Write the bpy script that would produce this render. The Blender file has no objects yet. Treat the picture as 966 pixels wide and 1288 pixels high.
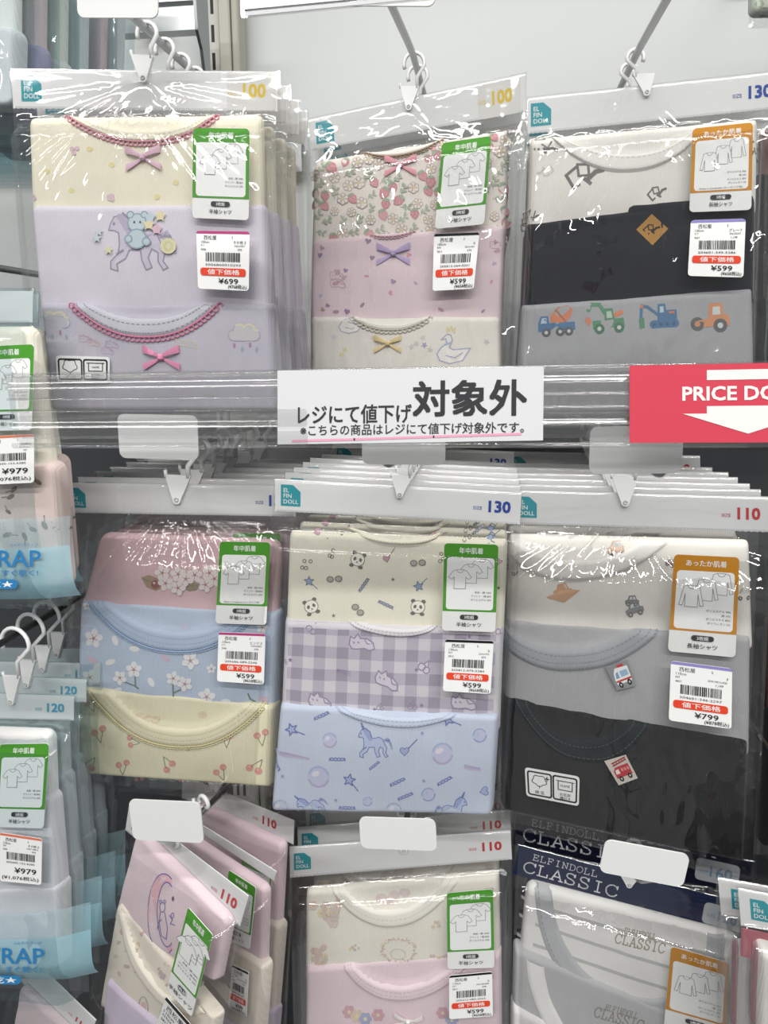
import bpy, math, random
from mathutils import Vector, Matrix, noise as mnoise

S = bpy.context.scene
COL = S.collection
# ------------------------------------------------------------------ camera
IMG_W, IMG_H, FPX = 966.0, 1288.0, 967.0
CAM = Vector((0.0, 0.0, 1.45))
YAW, PITCH = math.radians(8.0), math.radians(-12.0)
camd = bpy.data.cameras.new('camera')
camd.sensor_fit = 'VERTICAL'
camd.sensor_height = 36.0
camd.sensor_width = 27.0
camd.lens = 36.0 * FPX / IMG_H
camd.clip_start = 0.02
cam = bpy.data.objects.new('camera', camd)
COL.objects.link(cam)
cam.location = CAM
cam.rotation_euler = (math.pi / 2 + PITCH, 0, YAW)
S.camera = cam
ROT = Matrix.Rotation(YAW, 3, 'Z') @ Matrix.Rotation(math.pi / 2 + PITCH, 3, 'X')

# ------------------------------------------------------------------ world, lights, exposure
world = bpy.data.worlds.new('store_air')
S.world = world
world.use_nodes = True
bg = world.node_tree.nodes['Background']
bg.inputs[0].default_value = (0.97, 0.99, 1.0, 1)
bg.inputs[1].default_value = 0.23
S.view_settings.view_transform = 'Standard'
S.view_settings.look = 'None'
S.view_settings.exposure = 0.0
S.view_settings.gamma = 1.0
S.view_settings.use_curve_mapping = False
S.cycles.transparent_max_bounces = 40
S.cycles.max_bounces = 10
S.cycles.caustics_reflective = False
S.cycles.caustics_refractive = False
S.cycles.sample_clamp_indirect = 6.0


def area(name, loc, aim, sx, sy, power, color=(1, 1, 1)):
    d = bpy.data.lights.new(name, 'AREA')
    d.shape = 'RECTANGLE'
    d.size, d.size_y = sx, sy
    d.energy = power
    d.color = color
    o = bpy.data.objects.new(name, d)
    COL.objects.link(o)
    o.location = loc
    o.rotation_euler = (Vector(aim) - Vector(loc)).to_track_quat('-Z', 'Y').to_euler()
    return o


# long fluorescent troffers above the aisle
area('ceiling_tube', (-0.1, -0.10, 2.75), (-0.1, -0.10, 0), 2.6, 0.10, 23, (1.0, 0.98, 0.95))
area('ceiling_tube', (0.6, -1.05, 2.75), (0.6, -1.0, 0), 2.6, 0.10, 62, (1.0, 0.98, 0.95))
area('ceiling_tube', (-1.3, -2.3, 2.75), (-1.3, -2.0, 0), 2.6, 0.14, 62, (1.0, 0.98, 0.95))


# ------------------------------------------------------------------ helpers
def lin(h):
    h = h.lstrip('#')
    out = []
    for i in (0, 2, 4):
        c = int(h[i:i + 2], 16) / 255.0
        out.append(c / 12.92 if c <= 0.04045 else ((c + 0.055) / 1.055) ** 2.4)
    return (out[0], out[1], out[2], 1.0)


def soft(h, k=0.24):
    r, g, b, _ = lin(h)
    y = 0.3 * r + 0.55 * g + 0.15 * b
    return (r + (y - r) * k, g + (y - g) * k, b + (y - b) * k, 1.0)


def ray(px, py):
    return ROT @ Vector(((px - IMG_W / 2) / FPX, -(py - IMG_H / 2) / FPX, -1.0))


def at(px, py, d):
    return CAM + ray(px, py) * d


def at_y(px, py, y):
    r = ray(px, py)
    return CAM + r * (y / r.y)


class MB:
    def __init__(self):
        self.v, self.f, self.c, self.s = [], [], [], []

    def vert(self, p):
        self.v.append((p[0], p[1], p[2]))
        return len(self.v) - 1

    def face(self, idx, col, smooth=False):
        self.f.append(tuple(idx))
        self.c.append(col)
        self.s.append(smooth)

    def quadgrid(self, pts, col, smooth=True, flip=False):
        """pts[j][i] rows of points"""
        n0 = len(self.v)
        nj, ni = len(pts), len(pts[0])
        for row in pts:
            for p in row:
                self.v.append((p[0], p[1], p[2]))
        for j in range(nj - 1):
            for i in range(ni - 1):
                a = n0 + j * ni + i
                q = (a, a + 1, a + ni + 1, a + ni)
                self.face(q[::-1] if flip else q, col, smooth)

    def box(self, lo, hi, col, bev=0.0):
        x0, y0, z0 = lo
        x1, y1, z1 = hi
        n = len(self.v)
        b = min(bev, (x1 - x0) / 2.01, (y1 - y0) / 2.01, (z1 - z0) / 2.01)
        if b <= 0:
            for z in (z0, z1):
                for x, y in ((x0, y0), (x1, y0), (x1, y1), (x0, y1)):
                    self.v.append((x, y, z))
            for q in ((3, 2, 1, 0), (4, 5, 6, 7), (0, 1, 5, 4), (1, 2, 6, 5), (2, 3, 7, 6), (3, 0, 4, 7)):
                self.face([n + k for k in q], col)
            return
        rings = [(z0, b), (z0 + b, 0), (z1 - b, 0), (z1, b)]
        for z, ins in rings:
            i2 = ins
            for x, y in ((x0 + b + 0, y0 + i2), (x1 - b, y0 + i2), (x1 - i2, y0 + b), (x1 - i2, y1 - b),
                         (x1 - b, y1 - i2), (x0 + b, y1 - i2), (x0 + i2, y1 - b), (x0 + i2, y0 + b)):
                self.v.append((x, y, z))
        self.face([n + k for k in range(7, -1, -1)], col)
        self.face([n + 24 + k for k in range(8)], col)
        for r in range(3):
            for k in range(8):
                a = n + r * 8
                self.face((a + k, a + (k + 1) % 8, a + 8 + (k + 1) % 8, a + 8 + k), col)

    def prism(self, pts, z0, z1, col, axis='y'):
        """pts 2d outline; extruded from z0 to z1 along axis y (pts are x,z) or x (pts are y,z) or z (x,y)"""
        def P(a, b, c):
            return (a, c, b) if axis == 'y' else ((c, a, b) if axis == 'x' else (a, b, c))
        n = len(self.v)
        m = len(pts)
        for z in (z0, z1):
            for a, b in pts:
                self.v.append(P(a, b, z))
        self.face([n + k for k in range(m)], col)
        self.face([n + m + k for k in range(m - 1, -1, -1)], col)
        for k in range(m):
            self.face((n + k, n + m + k, n + m + (k + 1) % m, n + (k + 1) % m), col)

    def tube(self, path, r, col, seg=10, flat=1.0):
        path = [Vector(p) for p in path]
        n0 = len(self.v)
        prev = None
        for i, p in enumerate(path):
            t = (path[min(i + 1, len(path) - 1)] - path[max(i - 1, 0)]).normalized()
            if prev is None:
                up = Vector((0, 0, 1)) if abs(t.z) < 0.9 else Vector((0, 1, 0))
                a = t.cross(up).normalized()
            else:
                a = (prev - t * prev.dot(t)).normalized()
            prev = a
            b = t.cross(a)
            for k in range(seg):
                an = 2 * math.pi * k / seg
                q = p + a * (math.cos(an) * r * flat) + b * (math.sin(an) * r)
                self.v.append(tuple(q))
        for i in range(len(path) - 1):
            for k in range(seg):
                x = n0 + i * seg
                self.face((x + k, x + (k + 1) % seg, x + seg + (k + 1) % seg, x + seg + k), col, True)
        self.face([n0 + k for k in range(seg - 1, -1, -1)], col)
        e = n0 + (len(path) - 1) * seg
        self.face([e + k for k in range(seg)], col)

    def build(self, name, mat, parent=None):
        me = bpy.data.meshes.new(name)
        me.from_pydata(self.v, [], self.f)
        me.polygons.foreach_set('use_smooth', self.s)
        at_ = me.color_attributes.new('Col', 'FLOAT_COLOR', 'CORNER')
        buf = []
        for f, c in zip(self.f, self.c):
            buf.extend(c * len(f))
        at_.data.foreach_set('color', buf)
        me.materials.append(mat)
        me.update()
        o = bpy.data.objects.new(name, me)
        COL.objects.link(o)
        if parent is not None:
            o.parent = parent
        return o


def thing(name, label, cat, group=None, loc=(0, 0, 0), rot=None):
    o = bpy.data.objects.new(name, None)
    o.empty_display_size = 0.02
    COL.objects.link(o)
    o.location = loc
    if rot is not None:
        o.rotation_euler = rot.to_euler()
    o['label'] = label
    o['category'] = cat
    if group:
        o['group'] = group
    return o


def dup(root, offset, label, turn=0.0, skip=(), group=None):
    r = root.copy()
    COL.objects.link(r)
    r.location = root.location + Vector(offset)
    r.rotation_euler = (root.rotation_euler.x, root.rotation_euler.y, root.rotation_euler.z + turn)
    r['label'] = label
    if group:
        r['group'] = group
    for ch in list(root.children):
        if any(ch.name.startswith(k) for k in skip):
            continue
        c = ch.copy()
        COL.objects.link(c)
        c.parent = r
        for g in list(ch.children):
            d = g.copy()
            COL.objects.link(d)
            d.parent = c
    return r


# ------------------------------------------------------------------ materials
def new_mat(name):
    m = bpy.data.materials.new(name)
    m.use_nodes = True
    nt = m.node_tree
    return m, nt, nt.nodes, nt.links


def coloured(name, rough=0.6, spec=0.3, metal=0.0, coat=0.0, bump=None, sheen=0.0, subsurf=0.0):
    m, nt, N, L = new_mat(name)
    b = N['Principled BSDF']
    a = N.new('ShaderNodeVertexColor')
    a.layer_name = 'Col'
    L.new(a.outputs[0], b.inputs['Base Color'])
    b.inputs['Roughness'].default_value = rough
    b.inputs['Specular IOR Level'].default_value = spec
    b.inputs['Metallic'].default_value = metal
    b.inputs['Coat Weight'].default_value = coat
    b.inputs['Sheen Weight'].default_value = sheen
    if bump:
        tc = N.new('ShaderNodeTexCoord')
        bu = N.new('ShaderNodeBump')
        bu.inputs['Strength'].default_value = bump[1]
        bu.inputs['Distance'].default_value = 0.001
        if bump[0] == 'knit':
            w = N.new('ShaderNodeTexWave')
            w.bands_direction = 'X'
            w.inputs['Scale'].default_value = 200.0
            w.inputs['Distortion'].default_value = 0.6
            w.inputs['Detail'].default_value = 2.0
            w.inputs['Detail Scale'].default_value = 3.0
            L.new(tc.outputs['Object'], w.inputs['Vector'])
            n = N.new('ShaderNodeTexNoise')
            n.inputs['Scale'].default_value = 900.0
            n.inputs['Detail'].default_value = 2.0
            L.new(tc.outputs['Object'], n.inputs['Vector'])
            mx = N.new('ShaderNodeMath')
            mx.operation = 'ADD'
            L.new(w.outputs['Fac'], mx.inputs[0])
            L.new(n.outputs['Fac'], mx.inputs[1])
            L.new(mx.outputs[0], bu.inputs['Height'])
            # yarn-level colour variation
            hs = N.new('ShaderNodeMixRGB')
            hs.blend_type = 'MULTIPLY'
            hs.inputs[0].default_value = 0.06
            L.new(a.outputs[0], hs.inputs[1])
            L.new(w.outputs['Fac'], hs.inputs[2])
            L.new(hs.outputs[0], b.inputs['Base Color'])
        else:
            n = N.new('ShaderNodeTexNoise')
            n.inputs['Scale'].default_value = bump[2]
            n.inputs['Detail'].default_value = 3.0
            L.new(tc.outputs['Object'], n.inputs['Vector'])
            L.new(n.outputs['Fac'], bu.inputs['Height'])
        L.new(bu.outputs[0], b.inputs['Normal'])
    return m


def clear_film(name, tint, fac, rough, bump, scale, zhi=-0.03, zlo=-0.17, floor=0.12, cover=0.53):
    """thin clear film: mostly transparent, with a sharp surface reflection broken up by creases"""
    m, nt, N, L = new_mat(name)
    N.remove(N['Principled BSDF'])
    out = [n for n in N if n.type == 'OUTPUT_MATERIAL'][0]
    tr = N.new('ShaderNodeBsdfTransparent')
    tr.inputs[0].default_value = lin(tint)
    gl = N.new('ShaderNodeBsdfGlossy')
    gl.inputs['Roughness'].default_value = rough
    gl.inputs['Color'].default_value = (1, 1, 1, 1)
    mix = N.new('ShaderNodeMixShader')
    lw = N.new('ShaderNodeLayerWeight')
    lw.inputs['Blend'].default_value = 0.35
    mr = N.new('ShaderNodeMapRange')
    mr.inputs['To Min'].default_value = fac
    mr.inputs['To Max'].default_value = min(1.0, fac * 2.2)
    L.new(lw.outputs['Fresnel'], mr.inputs['Value'])
    L.new(mr.outputs[0], mix.inputs[0])
    L.new(tr.outputs[0], mix.inputs[1])
    L.new(gl.outputs[0], mix.inputs[2])
    if bump:
        tc = N.new('ShaderNodeTexCoord')
        no = N.new('ShaderNodeTexNoise')
        no.inputs['Scale'].default_value = scale
        no.inputs['Detail'].default_value = 0.6
        no.inputs['Distortion'].default_value = 0.5
        mp = N.new('ShaderNodeMapping')
        mp.inputs['Scale'].default_value = (1.5, 1.0, 0.55)
        L.new(tc.outputs['Object'], mp.inputs['Vector'])
        L.new(mp.outputs[0], no.inputs['Vector'])
        # thin ridge lines where the noise crosses its middle value
        sb = N.new('ShaderNodeMath')
        sb.operation = 'SUBTRACT'
        sb.inputs[1].default_value = 0.5
        L.new(no.outputs['Fac'], sb.inputs[0])
        ab = N.new('ShaderNodeMath')
        ab.operation = 'ABSOLUTE'
        L.new(sb.outputs[0], ab.inputs[0])
        rg = N.new('ShaderNodeMapRange')
        rg.inputs['From Min'].default_value = 0.0
        rg.inputs['From Max'].default_value = 0.10
        rg.inputs['To Min'].default_value = 1.0
        rg.inputs['To Max'].default_value = 0.0
        L.new(ab.outputs[0], rg.inputs['Value'])
        no = rg
        # creases gather in patches
        n2 = N.new('ShaderNodeTexNoise')
        n2.inputs['Scale'].default_value = 11.0
        L.new(tc.outputs['Object'], n2.inputs['Vector'])
        m2 = N.new('ShaderNodeMapRange')
        m2.inputs['From Min'].default_value = cover
        m2.inputs['From Max'].default_value = cover + 0.09
        L.new(n2.outputs['Fac'], m2.inputs['Value'])
        mu = N.new('ShaderNodeMath')
        mu.operation = 'MULTIPLY'
        L.new(no.outputs[0], mu.inputs[0])
        L.new(m2.outputs[0], mu.inputs[1])
        # most of the crinkling sits below the header, where the bag is gathered
        sx = N.new('ShaderNodeSeparateXYZ')
        L.new(tc.outputs['Object'], sx.inputs[0])
        zr = N.new('ShaderNodeMapRange')
        zr.inputs['From Min'].default_value = zlo
        zr.inputs['From Max'].default_value = zhi
        zr.inputs['To Min'].default_value = floor
        zr.inputs['To Max'].default_value = 1.0
        L.new(sx.outputs['Z'], zr.inputs['Value'])
        m3 = N.new('ShaderNodeMath')
        m3.operation = 'MULTIPLY'
        L.new(mu.outputs[0], m3.inputs[0])
        # the card keeps the film flat above the gathered part
        zh = N.new('ShaderNodeMapRange')
        zh.inputs['From Min'].default_value = -0.035
        zh.inputs['From Max'].default_value = -0.015
        zh.inputs['To Min'].default_value = 1.0
        zh.inputs['To Max'].default_value = 0.18
        L.new(sx.outputs['Z'], zh.inputs['Value'])
        m4 = N.new('ShaderNodeMath')
        m4.operation = 'MULTIPLY'
        L.new(zr.outputs[0], m4.inputs[0])
        L.new(zh.outputs[0], m4.inputs[1])
        L.new(m4.outputs[0], m3.inputs[1])
        bu = N.new('ShaderNodeBump')
        bu.inputs['Strength'].default_value = bump
        bu.inputs['Distance'].default_value = 0.0040
        L.new(m3.outputs[0], bu.inputs['Height'])
        L.new(bu.outputs[0], gl.inputs['Normal'])
    L.new(mix.outputs[0], out.inputs['Surface'])
    return m


M_KNIT = coloured('cotton_knit', 0.92, 0.1, bump=('knit', 0.2), sheen=0.15)
M_TRIM = coloured('knit_trim', 0.9, 0.1, bump=('noise', 0.3, 900.0))
M_RIBBON = coloured('satin_ribbon', 0.35, 0.4)
M_CARD = coloured('printed_card', 0.45, 0.3)
M_STICK = coloured('sticker_paper', 0.5, 0.25)
M_PLASTIC = coloured('white_plastic', 0.35, 0.4, bump=('noise', 0.05, 300.0))
M_METAL = coloured('brushed_steel', 0.32, 0.5, metal=1.0)
M_PAINT = coloured('painted_steel', 0.45, 0.4, bump=('noise', 0.03, 500.0))
M_WALL = coloured('glossy_wall_panel', 0.3, 0.45, bump=('noise', 0.04, 30.0))
M_FLOOR = coloured('vinyl_floor', 0.4, 0.4, bump=('noise', 0.05, 40.0))
M_FILM = clear_film('crinkled_clear_film', '#fdfdfd', 0.095, 0.05, 1.0, 15.0)
M_FILM_TOP = clear_film('loose_clear_film', '#fdfdfd', 0.10, 0.05, 1.0, 11.0, -0.16, -0.32, 0.25, 0.485)
M_FILM_SMOOTH = clear_film('tight_clear_film', '#fdfdfd', 0.06, 0.06, 0.5, 14.0, -0.02, -0.10, 0.10)
M_BLUEFILM = clear_film('blue_tinted_film', '#f3f9fa', 0.075, 0.06, 0.9, 12.0, -0.03, -0.3, 0.5)
M_ACRYL = clear_film('clear_acrylic', '#fdfdfd', 0.10, 0.06, 0.0, 1.0)
M_ACRYL_SOFT = clear_film('worn_clear_acrylic', '#fdfdfd', 0.16, 0.16, 0.0, 1.0)

# ------------------------------------------------------------------ 2D drawing on surfaces
_TXT = {}


def text_geo(s, off=0.0):
    k = (s, off)
    if k not in _TXT:
        cu = bpy.data.curves.new('lettering', 'FONT')
        cu.body = s
        cu.size = 1
        cu.resolution_u = 2
        cu.offset = off
        o = bpy.data.objects.new('lettering', cu)
        me = bpy.data.meshes.new_from_object(o)
        vs = [(v.co.x, v.co.y) for v in me.vertices]
        fs = [tuple(p.vertices) for p in me.polygons]
        bpy.data.objects.remove(o)
        bpy.data.curves.remove(cu)
        bpy.data.meshes.remove(me)
        x0 = min((v[0] for v in vs), default=0)
        x1 = max((v[0] for v in vs), default=1)
        y0 = min((v[1] for v in vs), default=0)
        y1 = max((v[1] for v in vs), default=1)
        _TXT[k] = (vs, fs, x0, x1, y0, y1)
    return _TXT[k]


class Canvas:
    """y runs down; m maps canvas (x, y) to local (u, v); wf gives height at (u, v)"""

    def __init__(self, mb, m, wf, layer=0):
        self.mb, self.m, self.wf, self.layer = mb, m, wf, layer
        self.base = None

    def sub(self, cx, cy, sc=1.0, ang=0.0, fx=1.0, sy=None):
        ca, sa = math.cos(math.radians(ang)), math.sin(math.radians(ang))
        sy = sc if sy is None else sy
        base = self.m

        def m2(x, y):
            x, y = x * sc * fx, y * sy
            return base(cx + x * ca - y * sa, cy + x * sa + y * ca)
        c = Canvas(self.mb, m2, self.wf, self.layer)
        c.base = self.base
        c.parent = self
        return c

    def up(self, n=1):
        self.layer += n
        return self

    def ink(self, c):
        if self.base is None:
            return c
        # printed on cloth: the ink is a little muted by the fabric it sinks into
        g = 0.3 * c[0] + 0.55 * c[1] + 0.15 * c[2]
        return tuple((c[i] + (g - c[i]) * 0.15) * 0.82 + self.base[i] * 0.18 for i in range(3)) + (1.0,)

    def P(self, x, y):
        u, v = self.m(x, y)
        w = self.wf(u, v) + 0.0002 + 0.00002 * self.layer
        return self.mb.vert((u, -w, v))

    def poly(self, pts, col):
        self.mb.face([self.P(x, y) for x, y in pts], self.ink(col))
        self.layer += 1

    def many(self, polys, col):
        for pts in polys:
            self.mb.face([self.P(x, y) for x, y in pts], self.ink(col))
        self.layer += 1

    def rect(self, x0, y0, x1, y1, col):
        self.poly([(x0, y0), (x1, y0), (x1, y1), (x0, y1)], col)

    @staticmethod
    def rr(x0, y0, x1, y1, r, n=4):
        out = []
        for cx, cy, a0 in ((x1 - r, y0 + r, -90), (x1 - r, y1 - r, 0), (x0 + r, y1 - r, 90), (x0 + r, y0 + r, 180)):
            for k in range(n + 1):
                a = math.radians(a0 + 90 * k / n)
                out.append((cx + r * math.cos(a), cy + r * math.sin(a)))
        return out

    def rrect(self, x0, y0, x1, y1, r, col):
        self.poly(self.rr(x0, y0, x1, y1, r), col)

    def ell(self, cx, cy, rx, ry, col, ang=0.0, n=14):
        ca, sa = math.cos(math.radians(ang)), math.sin(math.radians(ang))
        p = []
        for k in range(n):
            a = 2 * math.pi * k / n
            x, y = rx * math.cos(a), ry * math.sin(a)
            p.append((cx + x * ca - y * sa, cy + x * sa + y * ca))
        self.poly(p, col)

    def line(self, pts, wd, col, closed=False):
        pts = list(pts)
        if closed:
            pts.append(pts[0])
        qs = []
        for (x0, y0), (x1, y1) in zip(pts, pts[1:]):
            dx, dy = x1 - x0, y1 - y0
            L = math.hypot(dx, dy)
            if L < 1e-9:
                continue
            nx, ny = -dy / L * wd / 2, dx / L * wd / 2
            ex, ey = dx / L * wd * 0.3, dy / L * wd * 0.3
            qs.append([(x0 + nx - ex, y0 + ny - ey), (x1 + nx + ex, y1 + ny + ey), (x1 - nx + ex, y1 - ny + ey), (x0 - nx - ex, y0 - ny - ey)])
        self.many(qs, col)

    def ring(self, cx, cy, rx, ry, wd, col, n=16):
        self.line([(cx + rx * math.cos(2 * math.pi * k / n), cy + ry * math.sin(2 * math.pi * k / n)) for k in range(n)], wd, col, True)

    def text(self, s, x, y, h, col, al='c', bold=0.0, fit=None, slant=0.0, dbl=0.0):
        """h = em-size; y = vertical middle of the ink; x = centre / left / right; fit = force this width"""
        if bold and not dbl:
            dbl = bold * 1.6
        vs, fs, x0, x1, y0, y1 = text_geo(s, 0.0)
        sx = h if fit is None else fit / max(1e-6, (x1 - x0))
        ym = (y0 + y1) / 2
        xa = {'c': (x0 + x1) / 2, 'l': x0, 'r': x1}[al]
        for d in ((0.0, 0.0),) if not dbl else ((0, 0), (dbl, 0), (0, dbl), (dbl, dbl)):
            idx = [self.P(x + (vx - xa) * sx + (vy - ym) * slant * h + d[0] * h, y - (vy - ym) * h - d[1] * h) for vx, vy in vs]
            for f in fs:
                self.mb.face([idx[i] for i in f], col)
            self.layer += 0.3 if dbl else 1


def bil(q):
    (ax, ay), (bx, by), (cx, cy), (dx, dy) = q  # TL TR BR BL

    def m(s, t):
        k0, k1, k2, k3 = (1 - s) * (1 - t), s * (1 - t), s * t, (1 - s) * t
        return (ax * k0 + bx * k1 + cx * k2 + dx * k3, ay * k0 + by * k1 + cy * k2 + dy * k3)
    return m


def inv_bil(q, u, v):
    m = bil(q)
    s = t = 0.5
    for _ in range(5):
        x, y = m(s, t)
        e = 1e-4
        xs, ys = m(s + e, t)
        xt, yt = m(s, t + e)
        a, b, c, d = (xs - x) / e, (xt - x) / e, (ys - y) / e, (yt - y) / e
        det = a * d - b * c or 1e-12
        rx, ry = u - x, v - y
        s += (d * rx - b * ry) / det
        t += (-c * rx + a * ry) / det
    return s, t


W_ = lin('#f0f1f0')
K_ = lin('#1b1b1d')
TEAL = lin('#2f9aa6')
GREEN = lin('#4f9a32')
ORANGE = lin('#c98a2c')


# ------------------------------------------------------------------ shirt packs
class Pack:
    """A clear bag of folded shirts hung from a header card. Local axes: u right, v up, w towards the aisle."""

    def __init__(self, label, hole, d, yaw=0.0, name='shirt_pack', group=None, tilt=0.0):
        self.O = at(hole[0], hole[1], d)
        self.R = Matrix.Rotation(math.radians(yaw), 3, 'Z') @ Matrix.Rotation(math.radians(tilt), 3, 'X')
        self.U, self.N, self.V = self.R @ Vector((1, 0, 0)), self.R @ Vector((0, -1, 0)), self.R @ Vector((0, 0, 1))
        self.root = thing(name, label, 'clothing pack', group, self.O, self.R)

    def uv(self, px, py, w=0.0):
        r = ray(px, py)
        t = (self.O + self.N * w - CAM).dot(self.N) / r.dot(self.N)
        p = CAM + r * t - self.O
        return (p.dot(self.U), p.dot(self.V))

    def q(self, pts, w=0.0):
        return [self.uv(x, y, w) for x, y in pts]

    def world(self, u, v, w=0.0):
        return self.O + self.U * u + self.V * v + self.N * w

    def child(self, mb, name, mat, parent=None, label=None):
        o = mb.build(name, mat, parent or self.root)
        if label:
            o['label'] = label
        return o


def profile(d, r):
    if d >= r:
        return 1.0
    x = max(0.0, d / r)
    return math.sqrt(max(0.0, 1 - (1 - x) ** 2))


def slab(mb, quad, h, base, col, rc=0.006, r=0.006, ns=46, nt=40, seed=0, puff=0.0012, dip=None, thk_bottom=True):
    """pillow-edged folded cloth; returns the height function"""
    m = bil(quad)
    (ax, ay), (bx, by), (cx, cy), (dx, dy) = quad
    wid = max(0.01, (math.dist(quad[0], quad[1]) + math.dist(quad[3], quad[2])) / 2)
    hgt = max(0.01, (math.dist(quad[0], quad[3]) + math.dist(quad[1], quad[2])) / 2)

    def ins(s):
        x = min(s, 1 - s) * wid
        return 0.0 if x >= rc else (rc - math.sqrt(max(0, rc * rc - (rc - x) ** 2))) / hgt

    def height(u, v, st=None):
        s, t = st or inv_bil(quad, u, v)
        s2, t2 = min(max(s, 0), 1), min(max(t, 0), 1)
        i = ins(s2)
        ds = min(s2, 1 - s2) * wid
        dt = max(0.0, min(t2 - i, 1 - i - t2)) * hgt
        p = profile(ds, r) * profile(dt, r)
        n = mnoise.noise(Vector((u * 24 + seed * 7.3, v * 24, seed * 1.7))) + 0.5 * mnoise.noise(Vector((u * 60 + seed, v * 30, seed)))
        w = base + (h - base) * p + puff * n * p
        w += 0.0022 * math.sin(math.pi * s2) * math.sin(math.pi * t2) * p
        if dip:
            w -= dip(u, v) * p
        return w

    def warp(k, n):  # denser rows near the edges
        x = k / n
        return 0.5 - 0.5 * math.cos(math.pi * x) if True else x
    rows = []
    for j in range(nt + 1):
        row = []
        for i in range(ns + 1):
            s = warp(i, ns)
            k = ins(s)
            t = k + (1 - 2 * k) * warp(j, nt)
            u, v = m(s, t)
            row.append((u, -height(u, v, (s, t)), v))
        rows.append(row)
    mb.quadgrid(rows, col, True, flip=True)
    back = []
    for i in range(ns + 1):
        back.append(rows[0][i])
    for j in range(1, nt + 1):
        back.append(rows[j][ns])
    for i in range(ns - 1, -1, -1):
        back.append(rows[nt][i])
    for j in range(nt - 1, 0, -1):
        back.append(rows[j][0])
    n0 = len(mb.v)
    mb.v.extend(back)
    mb.face([n0 + k for k in range(len(back))], col)
    return height


def arc_px(a, low, b, n=40, p=2.3):
    """neck curve in picture pixels: from a, down to depth of low, up to b"""
    out = []
    k = (low[0] - a[0]) / (b[0] - a[0])
    base = a[1] + (b[1] - a[1]) * k
    D = low[1] - base
    e = math.log(0.5) / math.log(min(0.9, max(0.1, k)))
    for i in range(n + 1):
        # ends sampled closely where the curve is steep
        x = 0.5 - 0.5 * math.cos(math.pi * i / n)
        y = a[1] + (b[1] - a[1]) * x + D * (1 - abs(2 * x ** e - 1) ** p)
        out.append((a[0] + (b[0] - a[0]) * x, y))
    return out


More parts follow.
